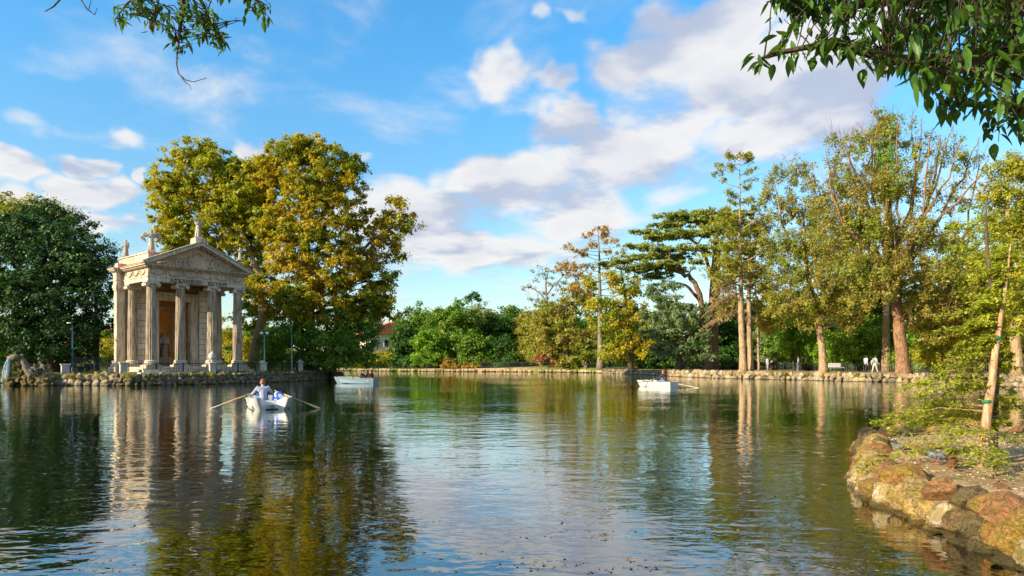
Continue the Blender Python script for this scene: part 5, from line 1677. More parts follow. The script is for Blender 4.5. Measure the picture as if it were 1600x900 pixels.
# the swamp cypress with a rusty top
T('cypress_tree', 'feathery cypress with a thin rusty top and dark straight trunk', 'tree', 105, [(939, 581, 0, 0.55), (938, 520, 0, 0.42), (937, 450, 0, 0.26), (936, 390, 0, 0.12), (934, 352, 0, 0.03)],
  [(916, 462, 11, 7, -0.5), (903, 457, 11, 7, -0.7), (894, 454, 11, 7, -0.9), (965, 456, 14, 9, 0.2), (982, 452, 14, 9, 0.3), (993, 449, 14, 9, 0.4), (903, 452, 11, 7, -1.5), (894, 450, 11, 7, -1.9), (958, 447, 11, 7, 0.9), (971, 442, 11, 7, 1.4), (904, 437, 17, 10, 0.7), (870, 422, 17, 10, 1.5), (964, 439, 14, 8, -1.4), (991, 433, 14, 8, -2.8), (910, 431, 14, 8, -0.3), (894, 424, 14, 8, -0.4), (883, 420, 14, 8, -0.6), (990, 416, 14, 8, 1.3), (911, 424, 14, 8, 1.6), (895, 418, 14, 8, 2.6), (885, 413, 14, 8, 3.3), (987, 419, 13, 8, -1.5), (907, 419, 16, 9, 1.4), (889, 416, 16, 9, 2.2), (877, 413, 16, 9, 2.8), (948, 417, 6, 5, -0.3), (960, 413, 6, 5, -0.7), (925, 416, 6, 5, -0.5), (918, 415, 6, 5, -0.8), (913, 414, 6, 5, -1.0), (972, 407, 12, 7, -1.9), (911, 396, 13, 8, -0.4), (885, 385, 13, 8, -0.9), (957, 398, 11, 7, -0.2), (970, 394, 11, 7, -0.4), (917, 394, 10, 7, -1.7), (905, 391, 10, 7, -2.7), (898, 389, 10, 7, -3.4), (945, 393, 5, 4, 0.3), (954, 391, 5, 4, 0.6), (915, 389, 11, 7, -1.7), (894, 385, 11, 7, -3.3), (967, 381, 8, 6, -2.3), (929, 381, 5, 4, 0.4), (925, 380, 5, 4, 0.7), (922, 380, 5, 4, 0.9), (948, 377, 7, 5, -0.8), (956, 376, 7, 5, -1.3), (961, 374, 7, 5, -1.6), (913, 370, 6, 5, 0.9), (942, 368, 5, 4, 0.6), (946, 366, 5, 4, 1.0), (949, 365, 5, 4, 1.2), (925, 365, 5, 3, 0.8), (922, 364, 5, 3, 1.0), (941, 359, 5, 4, -0.3), (945, 358, 5, 4, -0.5), (947, 357, 5, 4, -0.6), (934, 355, 7, 7, 0)],
  M['lf_cyp_top'], M['bark_grey'], leaf=0.34, dens=0.55, crad=0.42, per=14, seed=66, twigs=.5, droop=.25, flat=.8,
  limbs=[[(937, 469, 0, 0.085), (916, 464, -0.5, 0.055), (894, 454, -0.9, .012)], [(937, 462, 0, 0.081), (965, 459, 0.2, 0.053), (993, 449, 0.4, .012)], [(937, 460, 0, 0.080), (916, 457, -0.9, 0.052), (894, 450, -1.9, .012)], [(937, 454, 0, 0.078), (958, 449, 0.9, 0.051), (980, 439, 1.8, .012)], [(937, 451, 0, 0.076), (904, 440, 0.7, 0.050), (870, 422, 1.5, .012)], [(937, 445, 0, 0.074), (964, 442, -1.4, 0.048), (991, 433, -2.8, .012)], [(937, 442, 0, 0.072), (910, 434, -0.3, 0.047), (883, 420, -0.6, .012)], [(937, 439, 0, 0.071), (963, 431, 0.6, 0.047), (990, 416, 1.3, .012)], [(937, 435, 0, 0.069), (911, 427, 1.6, 0.046), (885, 413, 3.3, .012)], [(937, 428, 0, 0.066), (962, 426, -0.8, 0.044), (987, 419, -1.5, .012)], [(937, 424, 0, 0.064), (907, 422, 1.4, 0.043), (877, 413, 2.8, .012)], [(937, 421, 0, 0.063), (948, 418, -0.3, 0.042), (960, 413, -0.7, .012)], [(936, 418, 0, 0.061), (925, 417, -0.5, 0.041), (913, 414, -1.0, .012)], [(936, 413, 0, 0.059), (959, 411, -1.2, 0.040), (981, 405, -2.4, .012)], [(936, 407, 0, 0.056), (911, 399, -0.4, 0.038), (885, 385, -0.9, .012)], [(936, 406, 0, 0.056), (957, 400, -0.2, 0.038), (978, 390, -0.5, .012)], [(936, 400, 0, 0.053), (917, 396, -1.7, 0.036), (898, 389, -3.4, .012)], [(936, 395, 0, 0.051), (945, 394, 0.3, 0.035), (954, 391, 0.6, .012)], [(936, 393, 0, 0.050), (915, 391, -1.7, 0.034), (894, 385, -3.3, .012)], [(936, 388, 0, 0.048), (951, 386, -1.1, 0.033), (967, 381, -2.3, .012)], [(936, 382, 0, 0.045), (929, 381, 0.4, 0.031), (922, 380, 0.9, .012)], [(935, 380, 0, 0.044), (948, 379, -0.8, 0.031), (961, 374, -1.6, .012)], [(935, 376, 0, 0.042), (924, 374, 0.5, 0.029), (913, 370, 0.9, .012)], [(935, 370, 0, 0.039), (942, 368, 0.6, 0.028), (949, 365, 1.2, .012)], [(935, 368, 0, 0.038), (929, 367, 0.5, 0.027), (922, 364, 1.0, .012)], [(935, 362, 0, 0.036), (941, 360, -0.3, 0.025), (947, 357, -0.6, .012)]])
T('cypress_foliage_tree', 'yellow lit cypress right of the rusty topped one', 'tree', 99, [(985, 580, 0, .4), (984, 520, 0, .3), (975, 450, 0, .16), (968, 405, 0, .06)],
  [(922, 440, 18, 12, 0), (960, 430, 22, 14, 0), (985, 455, 30, 18, 0), (965, 475, 34, 16, 0), (1000, 490, 30, 20, 0), (950, 500, 26, 18, -1), (985, 520, 36, 20, 0), (1010, 540, 26, 18, 0), (965, 545, 30, 18, 0), (930, 470, 20, 16, 0)],
  M['lf_yellow'], M['bark_dark'], leaf=.38, dens=.85, crad=.6, per=24, droop=.5, seed=67)
bpy.data.objects['cypress_foliage_tree'].name = 'cypress_tree.001'
T('tree', 'green leafy tree beside the trunk of the feathery cypress', 'tree', 104, [(1000, 578, 0, .3), (1000, 540, 0, .2)], [(975, 552, 32, 18, 0), (1010, 556, 36, 16, 0), (1040, 560, 24, 12, 0), (960, 530, 20, 16, 1), (1030, 535, 30, 18, 1)], M['lf_green'], M['bark_dark'], leaf=.4, dens=1, crad=.7, seed=68)

# the big cedar: a crooked limb and flat tiers
T('cedar_tree', 'great cedar with a flat domed top and crooked curving limbs', 'tree', 92, [(1112, 582, 0, .95), (1113, 530, 0, .8), (1115, 480, 0, .72), (1118, 430, 0, .66), (1120, 390, 0, .5), (1118, 360, 0, .25)],
  [(1080, 345, 42, 8, 0, 2), (1040, 352, 30, 6, -1, 2), (1125, 342, 46, 9, 0, 2), (1030, 372, 28, 6, 0, 2), (1065, 366, 42, 7, -2, 2), (1110, 362, 50, 8, -3, 2), (1150, 355, 30, 10, 1, 2), (1050, 390, 36, 6, -1, 2), (1095, 388, 46, 7, -3, 1.6),
   (1022, 398, 24, 5, -1, 2), (995, 402, 32, 5, -2, 2.2), (970, 408, 20, 4, -1, 2), (1030, 412, 42, 6, -3, 2.2), (1000, 420, 36, 6, -1, 2), (1055, 420, 34, 6, -2, 1.6), (1020, 432, 32, 6, 0, 1.4), (1150, 385, 30, 10, 0, 1.6), (1165, 420, 30, 14, 0, 1.5),
   (1085, 410, 22, 5, -2, 1.2), (1060, 338, 44, 6, 0, 2), (1100, 333, 50, 6, 1, 2), (1140, 335, 36, 7, 1, 2), (1010, 362, 24, 5, 0, 2), (1005, 385, 30, 5, 0, 2), (1045, 402, 44, 6, 1, 1.6), (950, 413, 16, 4, -1, 2)],
  M['lf_cedar'], M['bark_red'], leaf=.36, dens=1.35, crad=.5, per=26, seed=69, flat=.35, shell=.6,
  limbs=[[(1113, 535, 0, 0.432), (1098, 500, -1, 0.374), (1088, 460, -2, 0.331), (1070, 432, -2, 0.288), (1040, 420, -2, 0.216), (1000, 412, -1, 0.086)], [(1112, 520, 0, 0.360), (1090, 500, -2, 0.288), (1072, 488, -2, 0.259), (1052, 497, -2, 0.216), (1040, 515, -2, 0.115)],
         [(1117, 440, 0, 0.288), (1095, 395, 0, 0.202), (1060, 360, 0, 0.086)], [(1117, 430, 0, 0.288), (1140, 390, 0, 0.202), (1150, 358, 0, 0.086)], [(1100, 480, 0, 0.288), (1075, 450, -1, 0.202), (1050, 440, -1, 0.072)]])
T('cedar_tree', 'blue green drooping cedar below the crooked limb', 'tree', 88, [(1062, 582, 0, .4), (1062, 530, 0, .3), (1062, 480, 0, .15)],
  [(1040, 470, 28, 12, 0, 1.3), (1075, 478, 32, 12, -1, 1.3), (1025, 492, 30, 12, 0, 1.3), (1062, 500, 44, 14, -2, 1.3), (1090, 520, 34, 14, -1, 1.3), (1035, 520, 34, 14, -1, 1.3), (1060, 545, 46, 14, -1, 1.2), (1095, 550, 26, 14, 0, 1.2), (1020, 452, 22, 12, 1, 1.2), (1045, 445, 26, 10, 1, 1)],
  M['lf_bluecedar'], M['bark_dark'], leaf=.34, dens=1.0, crad=.5, per=28, droop=.35, flat=.5, seed=70)
T('tree', 'deep dark tree filling the gap below the cedar', 'tree', 100, [(1075, 580, 0, .35), (1075, 560, 0, .25)], [(1030, 560, 40, 18, 0), (1075, 558, 40, 20, 0), (1115, 555, 40, 24, 0), (1150, 560, 34, 20, 0), (1110, 520, 36, 24, 2)], M['lf_deep'], M['bark_dark'], leaf=.42, dens=1.1, crad=.7, seed=71)

# twin slender trunks: the near one feathery to its top, the other shorter
T('cypress_tree', 'tallest slender cypress, left trunk of the bare twin pair', 'tree', 74, [(1162, 584, 0, 0.4), (1159, 520, 0, 0.33), (1157, 440, 0, 0.24), (1156, 360, 0, 0.14), (1156, 290, 0, 0.07), (1156, 238, 0, 0.02)],
  [(1127, 432, 16, 9, -1.6), (1108, 423, 16, 9, -2.6), (1187, 415, 16, 9, 0.2), (1205, 401, 16, 9, 0.3), (1218, 392, 16, 9, 0.4), (1176, 415, 10, 7, -1.6), (1145, 409, 6, 5, -1.4), (1138, 404, 6, 5, -2.2), (1133, 401, 6, 5, -2.7), (1186, 391, 15, 9, -1.6), (1203, 378, 15, 9, -2.5), (1145, 400, 6, 5, -0.4), (1133, 396, 6, 5, -0.8), (1174, 391, 9, 6, 1.1), (1192, 386, 9, 6, 2.3), (1134, 381, 12, 7, 0.4), (1120, 373, 12, 7, 0.7), (1174, 377, 9, 6, -1.6), (1184, 373, 9, 6, -2.5), (1191, 371, 9, 6, -3.2), (1129, 366, 14, 8, -0.6), (1113, 358, 14, 8, -1.0), (1102, 353, 14, 8, -1.3), (1173, 363, 9, 6, 1.7), (1183, 358, 9, 6, 2.7), (1190, 355, 9, 6, 3.4), (1140, 354, 9, 6, -1.6), (1130, 348, 9, 6, -2.6), (1123, 345, 9, 6, -3.2), (1197, 336, 13, 8, -2.5), (1146, 345, 5, 4, -0.6), (1140, 342, 5, 4, -1.0), (1135, 340, 5, 4, -1.2), (1176, 334, 5, 4, 2.1), (1140, 327, 5, 4, 1.6), (1136, 324, 5, 4, 2.0), (1175, 326, 10, 7, 0.2), (1187, 322, 10, 7, 0.4), (1195, 319, 10, 7, 0.4), (1147, 316, 5, 4, 0.1), (1141, 313, 5, 4, 0.1), (1165, 314, 5, 4, -1.0), (1171, 312, 5, 4, -1.6), (1174, 311, 5, 4, -2.0), (1147, 305, 5, 4, -1.0), (1142, 301, 5, 4, -1.5), (1138, 299, 5, 4, -1.9), (1165, 295, 5, 4, 0.1), (1170, 291, 5, 4, 0.2), (1136, 281, 10, 7, 0.4), (1124, 273, 10, 7, 0.6), (1116, 268, 10, 7, 0.8), (1176, 280, 10, 7, 1.6), (1138, 267, 9, 6, 0.7), (1127, 259, 9, 6, 1.1), (1120, 255, 9, 6, 1.3), (1167, 268, 6, 5, -0.9), (1174, 264, 6, 5, -1.4), (1146, 261, 5, 4, -0.9), (1140, 257, 5, 4, -1.4), (1168, 250, 6, 5, 0.5), (1175, 246, 6, 5, 0.7), (1146, 246, 5, 4, -1.1), (1140, 243, 5, 4, -1.7), (1136, 241, 5, 4, -2.2), (1163, 244, 5, 4, -0.1), (1167, 242, 5, 4, -0.2), (1169, 240, 5, 4, -0.3), (1156, 241, 7, 7, 0), (1120, 350, 24, 12, -1), (1135, 380, 26, 14, -1), (1110, 400, 22, 12, -1), (1150, 410, 26, 18, -1), (1125, 430, 24, 14, 0), (1148, 345, 20, 12, 0)],
  M['lf_cypg'], M['bark_tan'], leaf=0.24, dens=0.75, crad=0.36, per=18, seed=72, twigs=.5, droop=.25, flat=.8,
  limbs=[[(1157, 447, 0, 0.084), (1127, 435, -1.6, 0.055), (1096, 417, -3.3, .012)], [(1157, 439, 0, 0.082), (1187, 418, 0.2, 0.053), (1218, 392, 0.4, .012)], [(1157, 431, 0, 0.080), (1132, 416, 0.2, 0.052), (1108, 396, 0.3, .012)], [(1157, 429, 0, 0.080), (1176, 417, -1.6, 0.052), (1195, 401, -3.2, .012)], [(1157, 416, 0, 0.077), (1145, 410, -1.4, 0.050), (1133, 401, -2.7, .012)], [(1157, 412, 0, 0.076), (1186, 394, -1.6, 0.049), (1214, 369, -3.1, .012)], [(1157, 405, 0, 0.074), (1145, 402, -0.4, 0.048), (1133, 396, -0.8, .012)], [(1156, 396, 0, 0.072), (1174, 393, 1.1, 0.047), (1192, 386, 2.3, .012)], [(1156, 393, 0, 0.071), (1134, 383, 0.4, 0.047), (1111, 368, 0.8, .012)], [(1156, 382, 0, 0.069), (1174, 378, -1.6, 0.045), (1191, 371, -3.2, .012)], [(1156, 378, 0, 0.067), (1129, 368, -0.6, 0.044), (1102, 353, -1.3, .012)], [(1156, 372, 0, 0.066), (1173, 365, 1.7, 0.044), (1190, 355, 3.4, .012)], [(1156, 362, 0, 0.064), (1140, 355, -1.6, 0.042), (1123, 345, -3.2, .012)], [(1156, 360, 0, 0.063), (1182, 347, -1.6, 0.042), (1208, 329, -3.1, .012)], [(1156, 351, 0, 0.061), (1146, 346, -0.6, 0.041), (1135, 340, -1.2, .012)], [(1156, 344, 0, 0.059), (1166, 340, 1.0, 0.040), (1176, 334, 2.1, .012)], [(1156, 337, 0, 0.058), (1146, 332, 1.0, 0.039), (1136, 324, 2.0, .012)], [(1156, 333, 0, 0.056), (1175, 328, 0.2, 0.038), (1195, 319, 0.4, .012)], [(1156, 321, 0, 0.054), (1147, 317, 0.1, 0.036), (1137, 310, 0.1, .012)], [(1156, 317, 0, 0.053), (1165, 315, -1.0, 0.036), (1174, 311, -2.0, .012)], [(1156, 311, 0, 0.051), (1147, 306, -1.0, 0.035), (1138, 299, -1.9, .012)], [(1156, 301, 0, 0.049), (1165, 295, 0.1, 0.033), (1173, 288, 0.2, .012)], [(1156, 294, 0, 0.047), (1136, 283, 0.4, 0.032), (1116, 268, 0.8, .012)], [(1156, 290, 0, 0.046), (1176, 282, 1.6, 0.032), (1195, 271, 3.3, .012)], [(1156, 279, 0, 0.043), (1138, 268, 0.7, 0.030), (1120, 255, 1.3, .012)], [(1156, 274, 0, 0.042), (1167, 269, -0.9, 0.029), (1178, 262, -1.7, .012)], [(1156, 267, 0, 0.041), (1146, 262, -0.9, 0.028), (1135, 254, -1.7, .012)], [(1156, 259, 0, 0.039), (1168, 252, 0.5, 0.027), (1179, 242, 0.9, .012)], [(1156, 252, 0, 0.037), (1146, 247, -1.1, 0.026), (1136, 241, -2.2, .012)], [(1156, 249, 0, 0.036), (1163, 245, -0.1, 0.026), (1169, 240, -0.3, .012)]])
feather_tree('cypress_tree', 'shorter slender cypress, right trunk of the bare twin pair', 'tree', 75.5, [(1173.5, 582, 0, .33), (1171, 520, 0, .28), (1170, 440, 0, .2), (1172, 370, 0, .1), (1174, 330, 0, .03)], 40,
             lambda t: 3.2 * (1 - t) ** .7 + .4, M['lf_olive2'], M['bark_tan'], leaf=.34, droop=.3, rise=.3, spray=13, per=10, seed=73, lo=.42, thin=.8, wl=.5, reg=False)
feather_tree('cypress_tree', 'cypress with long drooping brown leafless sprays under the cedar', 'tree', 77, [(1166, 582, 1, .10), (1160, 540, 0, .10), (1152, 480, 0, .10), (1148, 430, 0, .06)], 44,
             lambda t: 4.4 - 2.2 * t, M['needle_dry'], M['bark_tan'], leaf=.34, droop=.62, rise=.22, spray=13, per=4, seed=74, lo=.55, thin=1.5, side=PI, hang=.8)
T('tree', 'olive clump of foliage hanging round the twin trunks', 'tree', 78, [(1186, 581, 0, .11), (1184, 520, 0, .11), (1180, 440, 0, .09)],
  [(1130, 440, 20, 24, 0), (1180, 400, 30, 36, 0), (1140, 480, 24, 20, 0), (1195, 450, 34, 36, 0), (1150, 375, 22, 22, 0), (1200, 500, 30, 26, 0), (1185, 350, 22, 28, 0), (1135, 410, 16, 16, 0)], M['lf_olive'], M['bark_tan'], leaf=.27, dens=1.3, crad=.46, per=24, flat=1.0, seed=75)
T('cedar_tree', 'pale grey green cedar behind the strollers', 'tree', 88, [(1205, 580, 0, .3), (1205, 540, 0, .2)], [(1195, 520, 26, 14, 0), (1215, 540, 30, 16, -1), (1195, 555, 24, 14, 0), (1235, 555, 22, 14, 0)], M['lf_bluecedar'], M['bark_dark'], leaf=.34, dens=1.1, crad=.5, droop=.35, flat=.5, seed=76)

# the grey olive tree and the great multi-limbed tree of the right bank
T('tree', 'grey olive tree with a thin tan trunk left of the walkers', 'tree', 71.5, [(1287, 586, 0, .42), (1284, 540, 0, .36), (1277, 490, 0, .32), (1266, 450, 0, .26), (1258, 400, 0, .2), (1255, 330, 0, .1)],
  [(1215, 280, 28, 24, 0, .5), (1250, 270, 34, 28, 0, .5), (1225, 325, 34, 30, 0, .7), (1265, 330, 36, 30, 0, .7), (1220, 380, 34, 32, 0, .9), (1262, 385, 38, 34, -1, .9), (1230, 435, 40, 30, 0), (1280, 430, 40, 34, -2), (1310, 400, 30, 34, 0, .8),
   (1250, 475, 36, 22, -1), (1305, 465, 40, 26, -1), (1215, 480, 26, 20, 0), (1325, 500, 26, 22, 0), (1195, 300, 18, 16, 0, .5), (1290, 490, 26, 16, -1), (1255, 505, 20, 16, 0)],
  M['lf_olive'], M['bark_tan'], leaf=.26, dens=1.35, crad=.44, per=25, flat=1.1, bare=7, seed=80, limbs=[[(1278, 495, 0, .25), (1300, 450, 0, .18), (1318, 400, 0, .08)], [(1260, 410, 0, .18), (1230, 350, 0, .12), (1210, 290, 0, .05)]])
T('great_tree', 'great broad tree with a thick reddish trunk behind the walking couple', 'tree', 62.5, [(1412, 588, 0, .66), (1408, 550, 0, .56), (1404, 500, 0, .50), (1398, 455, 0, .46), (1394, 430, 0, .42), (1392, 380, 0, .26), (1390, 320, 0, .16), (1386, 250, 0, .1)],
  [(1310, 240, 30, 34, 0, .35), (1345, 220, 34, 34, 0, .4), (1385, 210, 34, 36, 0, .7), (1425, 225, 30, 36, 0, .4), (1480, 240, 36, 36, 0, .35), (1515, 260, 24, 30, 0, .35), (1290, 300, 34, 34, 0, .6), (1335, 290, 40, 40, 0, .75), (1385, 285, 42, 44, -1, .9), (1440, 290, 40, 40, 0, .5),
   (1495, 310, 30, 34, 0, .4), (1310, 360, 42, 36, -1, .9), (1365, 355, 46, 40, -2), (1425, 365, 46, 40, -2, .9), (1480, 380, 36, 34, 0, .6), (1340, 415, 46, 30, -2), (1400, 410, 44, 30, -3), (1450, 425, 40, 30, -2), (1345, 460, 36, 24, 0), (1440, 470, 34, 30, -1), (1375, 445, 30, 24, -3),
   (1470, 500, 40, 34, 0), (1500, 450, 34, 30, 0), (1330, 320, 30, 30, -2, .8)],
  M['lf_olive'], M['bark_great'], leaf=.25, dens=1.4, crad=.44, per=25, flat=1.1, bare=20, seed=81,
  limbs=[[(1395, 440, 0, 0.232), (1360, 380, 0, 0.162), (1335, 300, 0, 0.104), (1315, 220, 0, 0.035)], [(1396, 440, 0, 0.244), (1425, 380, 0, 0.174), (1450, 300, 0, 0.116), (1470, 210, 0, 0.035)], [(1397, 450, 0, 0.220), (1450, 410, -1, 0.162), (1490, 340, 0, 0.104), (1530, 240, 0, 0.029)],
         [(1393, 400, 0, 0.174), (1370, 320, 0, 0.116), (1362, 230, 0, 0.046)], [(1393, 400, 0, 0.174), (1412, 320, 0, 0.116), (1425, 210, 0, 0.035)], [(1398, 460, 0, 0.174), (1350, 430, -1, 0.116), (1310, 390, 0, 0.046)], [(1397, 450, 0, .16), (1358, 380, 1, .13), (1316, 300, 1, .085), (1290, 235, 1, .03)], [(1397, 450, 0, .16), (1361, 380, -2, .13), (1323, 300, -2, .085), (1300, 260, -2, .03)], [(1397, 450, 0, .16), (1374, 380, -1, .13), (1350, 300, -1, .085), (1335, 195, -1, .03)], [(1397, 450, 0, .16), (1379, 380, 2, .13), (1361, 300, 2, .085), (1350, 210, 2, .03)], [(1397, 450, 0, .16), (1388, 380, 0, .13), (1380, 300, 0, .085), (1375, 185, 0, .03)], [(1397, 450, 0, .16), (1397, 380, -1, .13), (1400, 300, -1, .085), (1402, 180, -1, .03)], [(1397, 450, 0, .16), (1410, 380, 2, .13), (1428, 300, 2, .085), (1440, 185, 2, .03)], [(1397, 450, 0, .16), (1417, 380, -2, .13), (1442, 300, -2, .085), (1458, 200, -2, .03)], [(1397, 450, 0, .16), (1428, 380, 1, .13), (1466, 300, 1, .085), (1490, 195, 1, .03)], [(1397, 450, 0, .16), (1433, 380, -1, .13), (1477, 300, -1, .085), (1505, 215, -1, .03)], [(1397, 450, 0, .16), (1442, 380, 1, .13), (1496, 300, 1, .085), (1530, 215, 1, .03)], [(1397, 450, 0, .16), (1447, 380, -1, .13), (1507, 300, -1, .085), (1545, 250, -1, .03)]])
bpy.data.objects['great_tree'].name = 'broadleaf_tree'
T('tree', 'narrow yellow green crown rising behind the great tree', 'tree', 74, [(1385, 580, 0, .4), (1384, 400, 0, .3), (1383, 200, 0, .06)], [(1384, 205, 16, 30, 0), (1380, 245, 20, 30, 0), (1392, 285, 24, 34, 0)], M['lf_bright'], M['bark_tan'], leaf=.28, dens=1.0, seed=82)
T('tree', 'golden olive tree reaching the picture edge behind the sapling', 'tree', 60, [(1590, 592, 0, .45), (1585, 500, 0, .38), (1578, 400, 0, .26), (1572, 290, 0, .1)],
  [(1572, 262, 26, 20, 0), (1600, 270, 36, 22, 0), (1560, 305, 30, 26, 0), (1605, 315, 40, 30, 0), (1555, 355, 34, 30, 0), (1605, 370, 44, 34, 0), (1545, 405, 36, 28, 0), (1595, 425, 46, 34, -1), (1640, 330, 40, 60, 0), (1640, 440, 40, 60, 0), (1560, 460, 40, 30, -1), (1610, 490, 44, 34, -1), (1520, 440, 30, 26, 0)],
  M['lf_olive2'], M['bark_tan'], leaf=.28, dens=1.6, crad=.5, per=28, flat=1.0, seed=83)
T('tree', 'sunlit olive foliage tree between the great trunk and the sapling', 'tree', 66, [(1478, 585, 0, .3), (1478, 540, 0, .26), (1480, 480, 0, .16)],
  [(1460, 460, 34, 26, 0), (1500, 480, 38, 28, 0), (1450, 510, 30, 26, -1), (1490, 525, 40, 28, -1), (1530, 510, 36, 30, 0), (1450, 555, 30, 18, 0), (1510, 555, 40, 20, 0), (1545, 545, 34, 24, 0), (1580, 540, 34, 30, 0), (1600, 565, 34, 18, -1)], M['lf_olive2'], M['bark_tan'], leaf=.28, dens=1.6, crad=.48, per=28, flat=1.0, seed=84)
for i, (px, py, rx, ry, Y, mt, lab) in enumerate([(1335, 525, 46, 38, 78, 'lf_bright', 'bright green bush behind the walking couple'), (1240, 515, 40, 34, 85, 'lf_bright', 'bright green bush above the strollers'), (1300, 538, 36, 30, 80, 'lf_bright', 'green bush behind the white bench'),
                                              (1375, 515, 30, 44, 82, 'lf_bright', 'leafy green bush left of the great red trunk'), (1440, 530, 44, 40, 72, 'lf_bright', 'leafy green bush right of the great red trunk'), (1265, 560, 24, 14, 94, 'lf_green', 'low green bush behind the pair of strollers'), (1325, 568, 26, 10, 80, 'lf_bright', 'low bright bush at the feet of the walking couple'),
                                              (1520, 525, 46, 46, 72, 'lf_olive2', 'golden green bush deep behind the sapling'), (1590, 515, 50, 56, 70, 'lf_olive2', 'golden green bush at the picture edge deep behind the sapling'), (1480, 565, 34, 14, 74, 'lf_green', 'low green hedge behind the railing near the great trunk')]):
    T('shrub', lab, 'shrub', Y, [(px, 582, 0, .12), (px, py, 0, .08)], [(px, py, rx, ry, 0), (px - rx * .4, py + ry * .5, rx * .8, ry * .7, 0), (px + rx * .4, py + ry * .45, rx * .8, ry * .7, -1), (px, py + ry * .9, rx, ry * .5, 0)], M[mt], M['bark_dark'], leaf=.32, dens=1.0, crad=.55, per=24, seed=90 + i)
T('tree', 'olive tree filling the space between the grey olive tree and the great tree', 'tree', 80, [(1325, 582, 0, .2), (1325, 500, 0, .18), (1325, 420, 0, .1)],
  [(1300, 400, 40, 36, 0), (1340, 430, 40, 36, 0), (1305, 460, 40, 30, 0), (1360, 470, 36, 30, 0), (1280, 350, 34, 36, 0, .7), (1345, 360, 36, 36, 0, .7)], M['lf_olive2'], M['bark_dark'], leaf=.30, dens=1.2, crad=.5, per=26, flat=1.0, seed=106)
T('tree', 'golden green tree behind the right limbs of the great tree', 'tree', 76, [(1500, 582, 0, .2), (1500, 500, 0, .18), (1500, 420, 0, .1)],
  [(1470, 430, 40, 34, 0), (1510, 400, 36, 36, 0, .8), (1530, 450, 36, 34, 0), (1455, 480, 40, 30, 0), (1480, 370, 30, 30, 0, .6)], M['lf_olive2'], M['bark_dark'], leaf=.30, dens=1.2, crad=.5, per=26, flat=1.0, seed=107)
# slim dark trunks in the shade of the right bank
for i, (px, top, Y, lab) in enumerate([(1247, 510, 86, 'slim dark trunk in the shade left of the strollers'), (1380, 480, 78, 'slim dark trunk just left of the great red trunk'), (1425, 520, 74, 'slim dark trunk just right of the great red trunk'), (1560, 470, 70, 'slim dark trunk in the shade behind the sapling')]):
    T('tree', lab, 'tree', Y, [(px, 584, 0, .19), (px + 2, (584 + top) / 2, 0, .17), (px - 1, top, 0, .14), (px - 3, top - 50, 0, .1)], [(px, top - 20, 30, 26, 2), (px - 20, top - 40, 30, 24, 2), (px + 22, top - 30, 26, 22, 2)], M['lf_deep'], M['bark_dark'], leaf=.34, dens=.8, seed=110 + i)

# the wood behind everything: variants shared between individual trees
def variant(seed, h, w, mat):
    rng = np.random.default_rng(seed)
    wood = MB().tube(np.array([(0, 0, -.3), (.1, 0, h * .25), (.15, .1, h * .5), (0, 0, h * .8)]), [.32, .25, .18, .06], 6)
    CL, DO = [], []
    for k in range(11):
        z = h * rng.uniform(.18, .88); a = rng.uniform(0, 6.28)
        e = w * .5 * math.sqrt(max(.1, 1 - ((z / h - .45) / .6) ** 2)) * rng.uniform(.35, .75)
        c = np.array([e * math.cos(a), e * math.sin(a), z]); r = np.array([w * .27, w * .27, h * .15]) * rng.uniform(.8, 1.2)
        p, d = blob_points(c, r, 30, rng, .4)
        ok = p[:, 2] > .3
        CL.append(p[ok]); DO.append(d[ok])
        wood.tube(limb_path(np.array([.1, 0, h * .3]), c, 5, rng), np.linspace(.1, .03, 5), 4)
    CL = np.concatenate(CL); DO = np.concatenate(DO)
    return wood.mesh('trunk', M['bark_dark'], True), crown_mesh('crown', CL, .95, 26, .55, mat, rng, DO * .6)


VAR = [variant(200 + i, 9 + i, 8 + (i % 3), M['lf_deep']) for i in range(5)]
rb = random.Random(77)
spots = []
for px in range(-60, 560, 34): spots.append((px, rb.uniform(150, 170), rb.uniform(.75, .95)))
for px in range(560, 900, 24): spots.append((px, rb.uniform(158, 175), rb.uniform(1.0, 1.25)))
for px in range(850, 1130, 30): spots.append((px, rb.uniform(122, 138), rb.uniform(.8, 1.05)))
for px in range(1120, 1760, 34): spots.append((px, rb.uniform(98, 116), rb.uniform(.75, .95)))
for px in range(1150, 1760, 60): spots.append((px, rb.uniform(120, 140), rb.uniform(1.0, 1.3)))
seg = [(160, 'leafy tree of the distant wood beyond the temple island'), (560, 'leafy tree of the distant wood behind the plane trees'), (905, 'leafy tree of the distant wood behind the far shore row'), (1130, 'leafy tree of the distant wood behind the cedar'), (9999, 'leafy tree of the shady wood behind the right bank')]
for i, (px, Y, s) in enumerate(spots):
    if 575 < px < 620 or 150 < px < 182: continue
    p = W(px + rb.uniform(-8, 8), 0, Y)
    m = rb.choice(['lf_deep', 'lf_deep', 'lf_green', 'lf_olive'])
    lab = [l for e, l in seg if px < e][0].replace('leafy tree', {'lf_deep': 'dark green leafy tree', 'lf_green': 'mid green leafy tree', 'lf_olive': 'olive yellow leafy tree'}[m])
    r = thing('woodland_tree', lab, 'tree', (p[0], p[1], ground_z(p[0], p[1])), rb.uniform(0, 6.28), lab.replace('leafy tree', 'trees'))
    r.scale = (s * rb.uniform(.9, 1.15), s * rb.uniform(.9, 1.15), s)
    t, c = VAR[rb.randrange(5)]
    link('trunk', t, r)
    k = link('crown', c, r)
    k.material_slots[0].link = 'OBJECT'; k.material_slots[0].material = M[m]
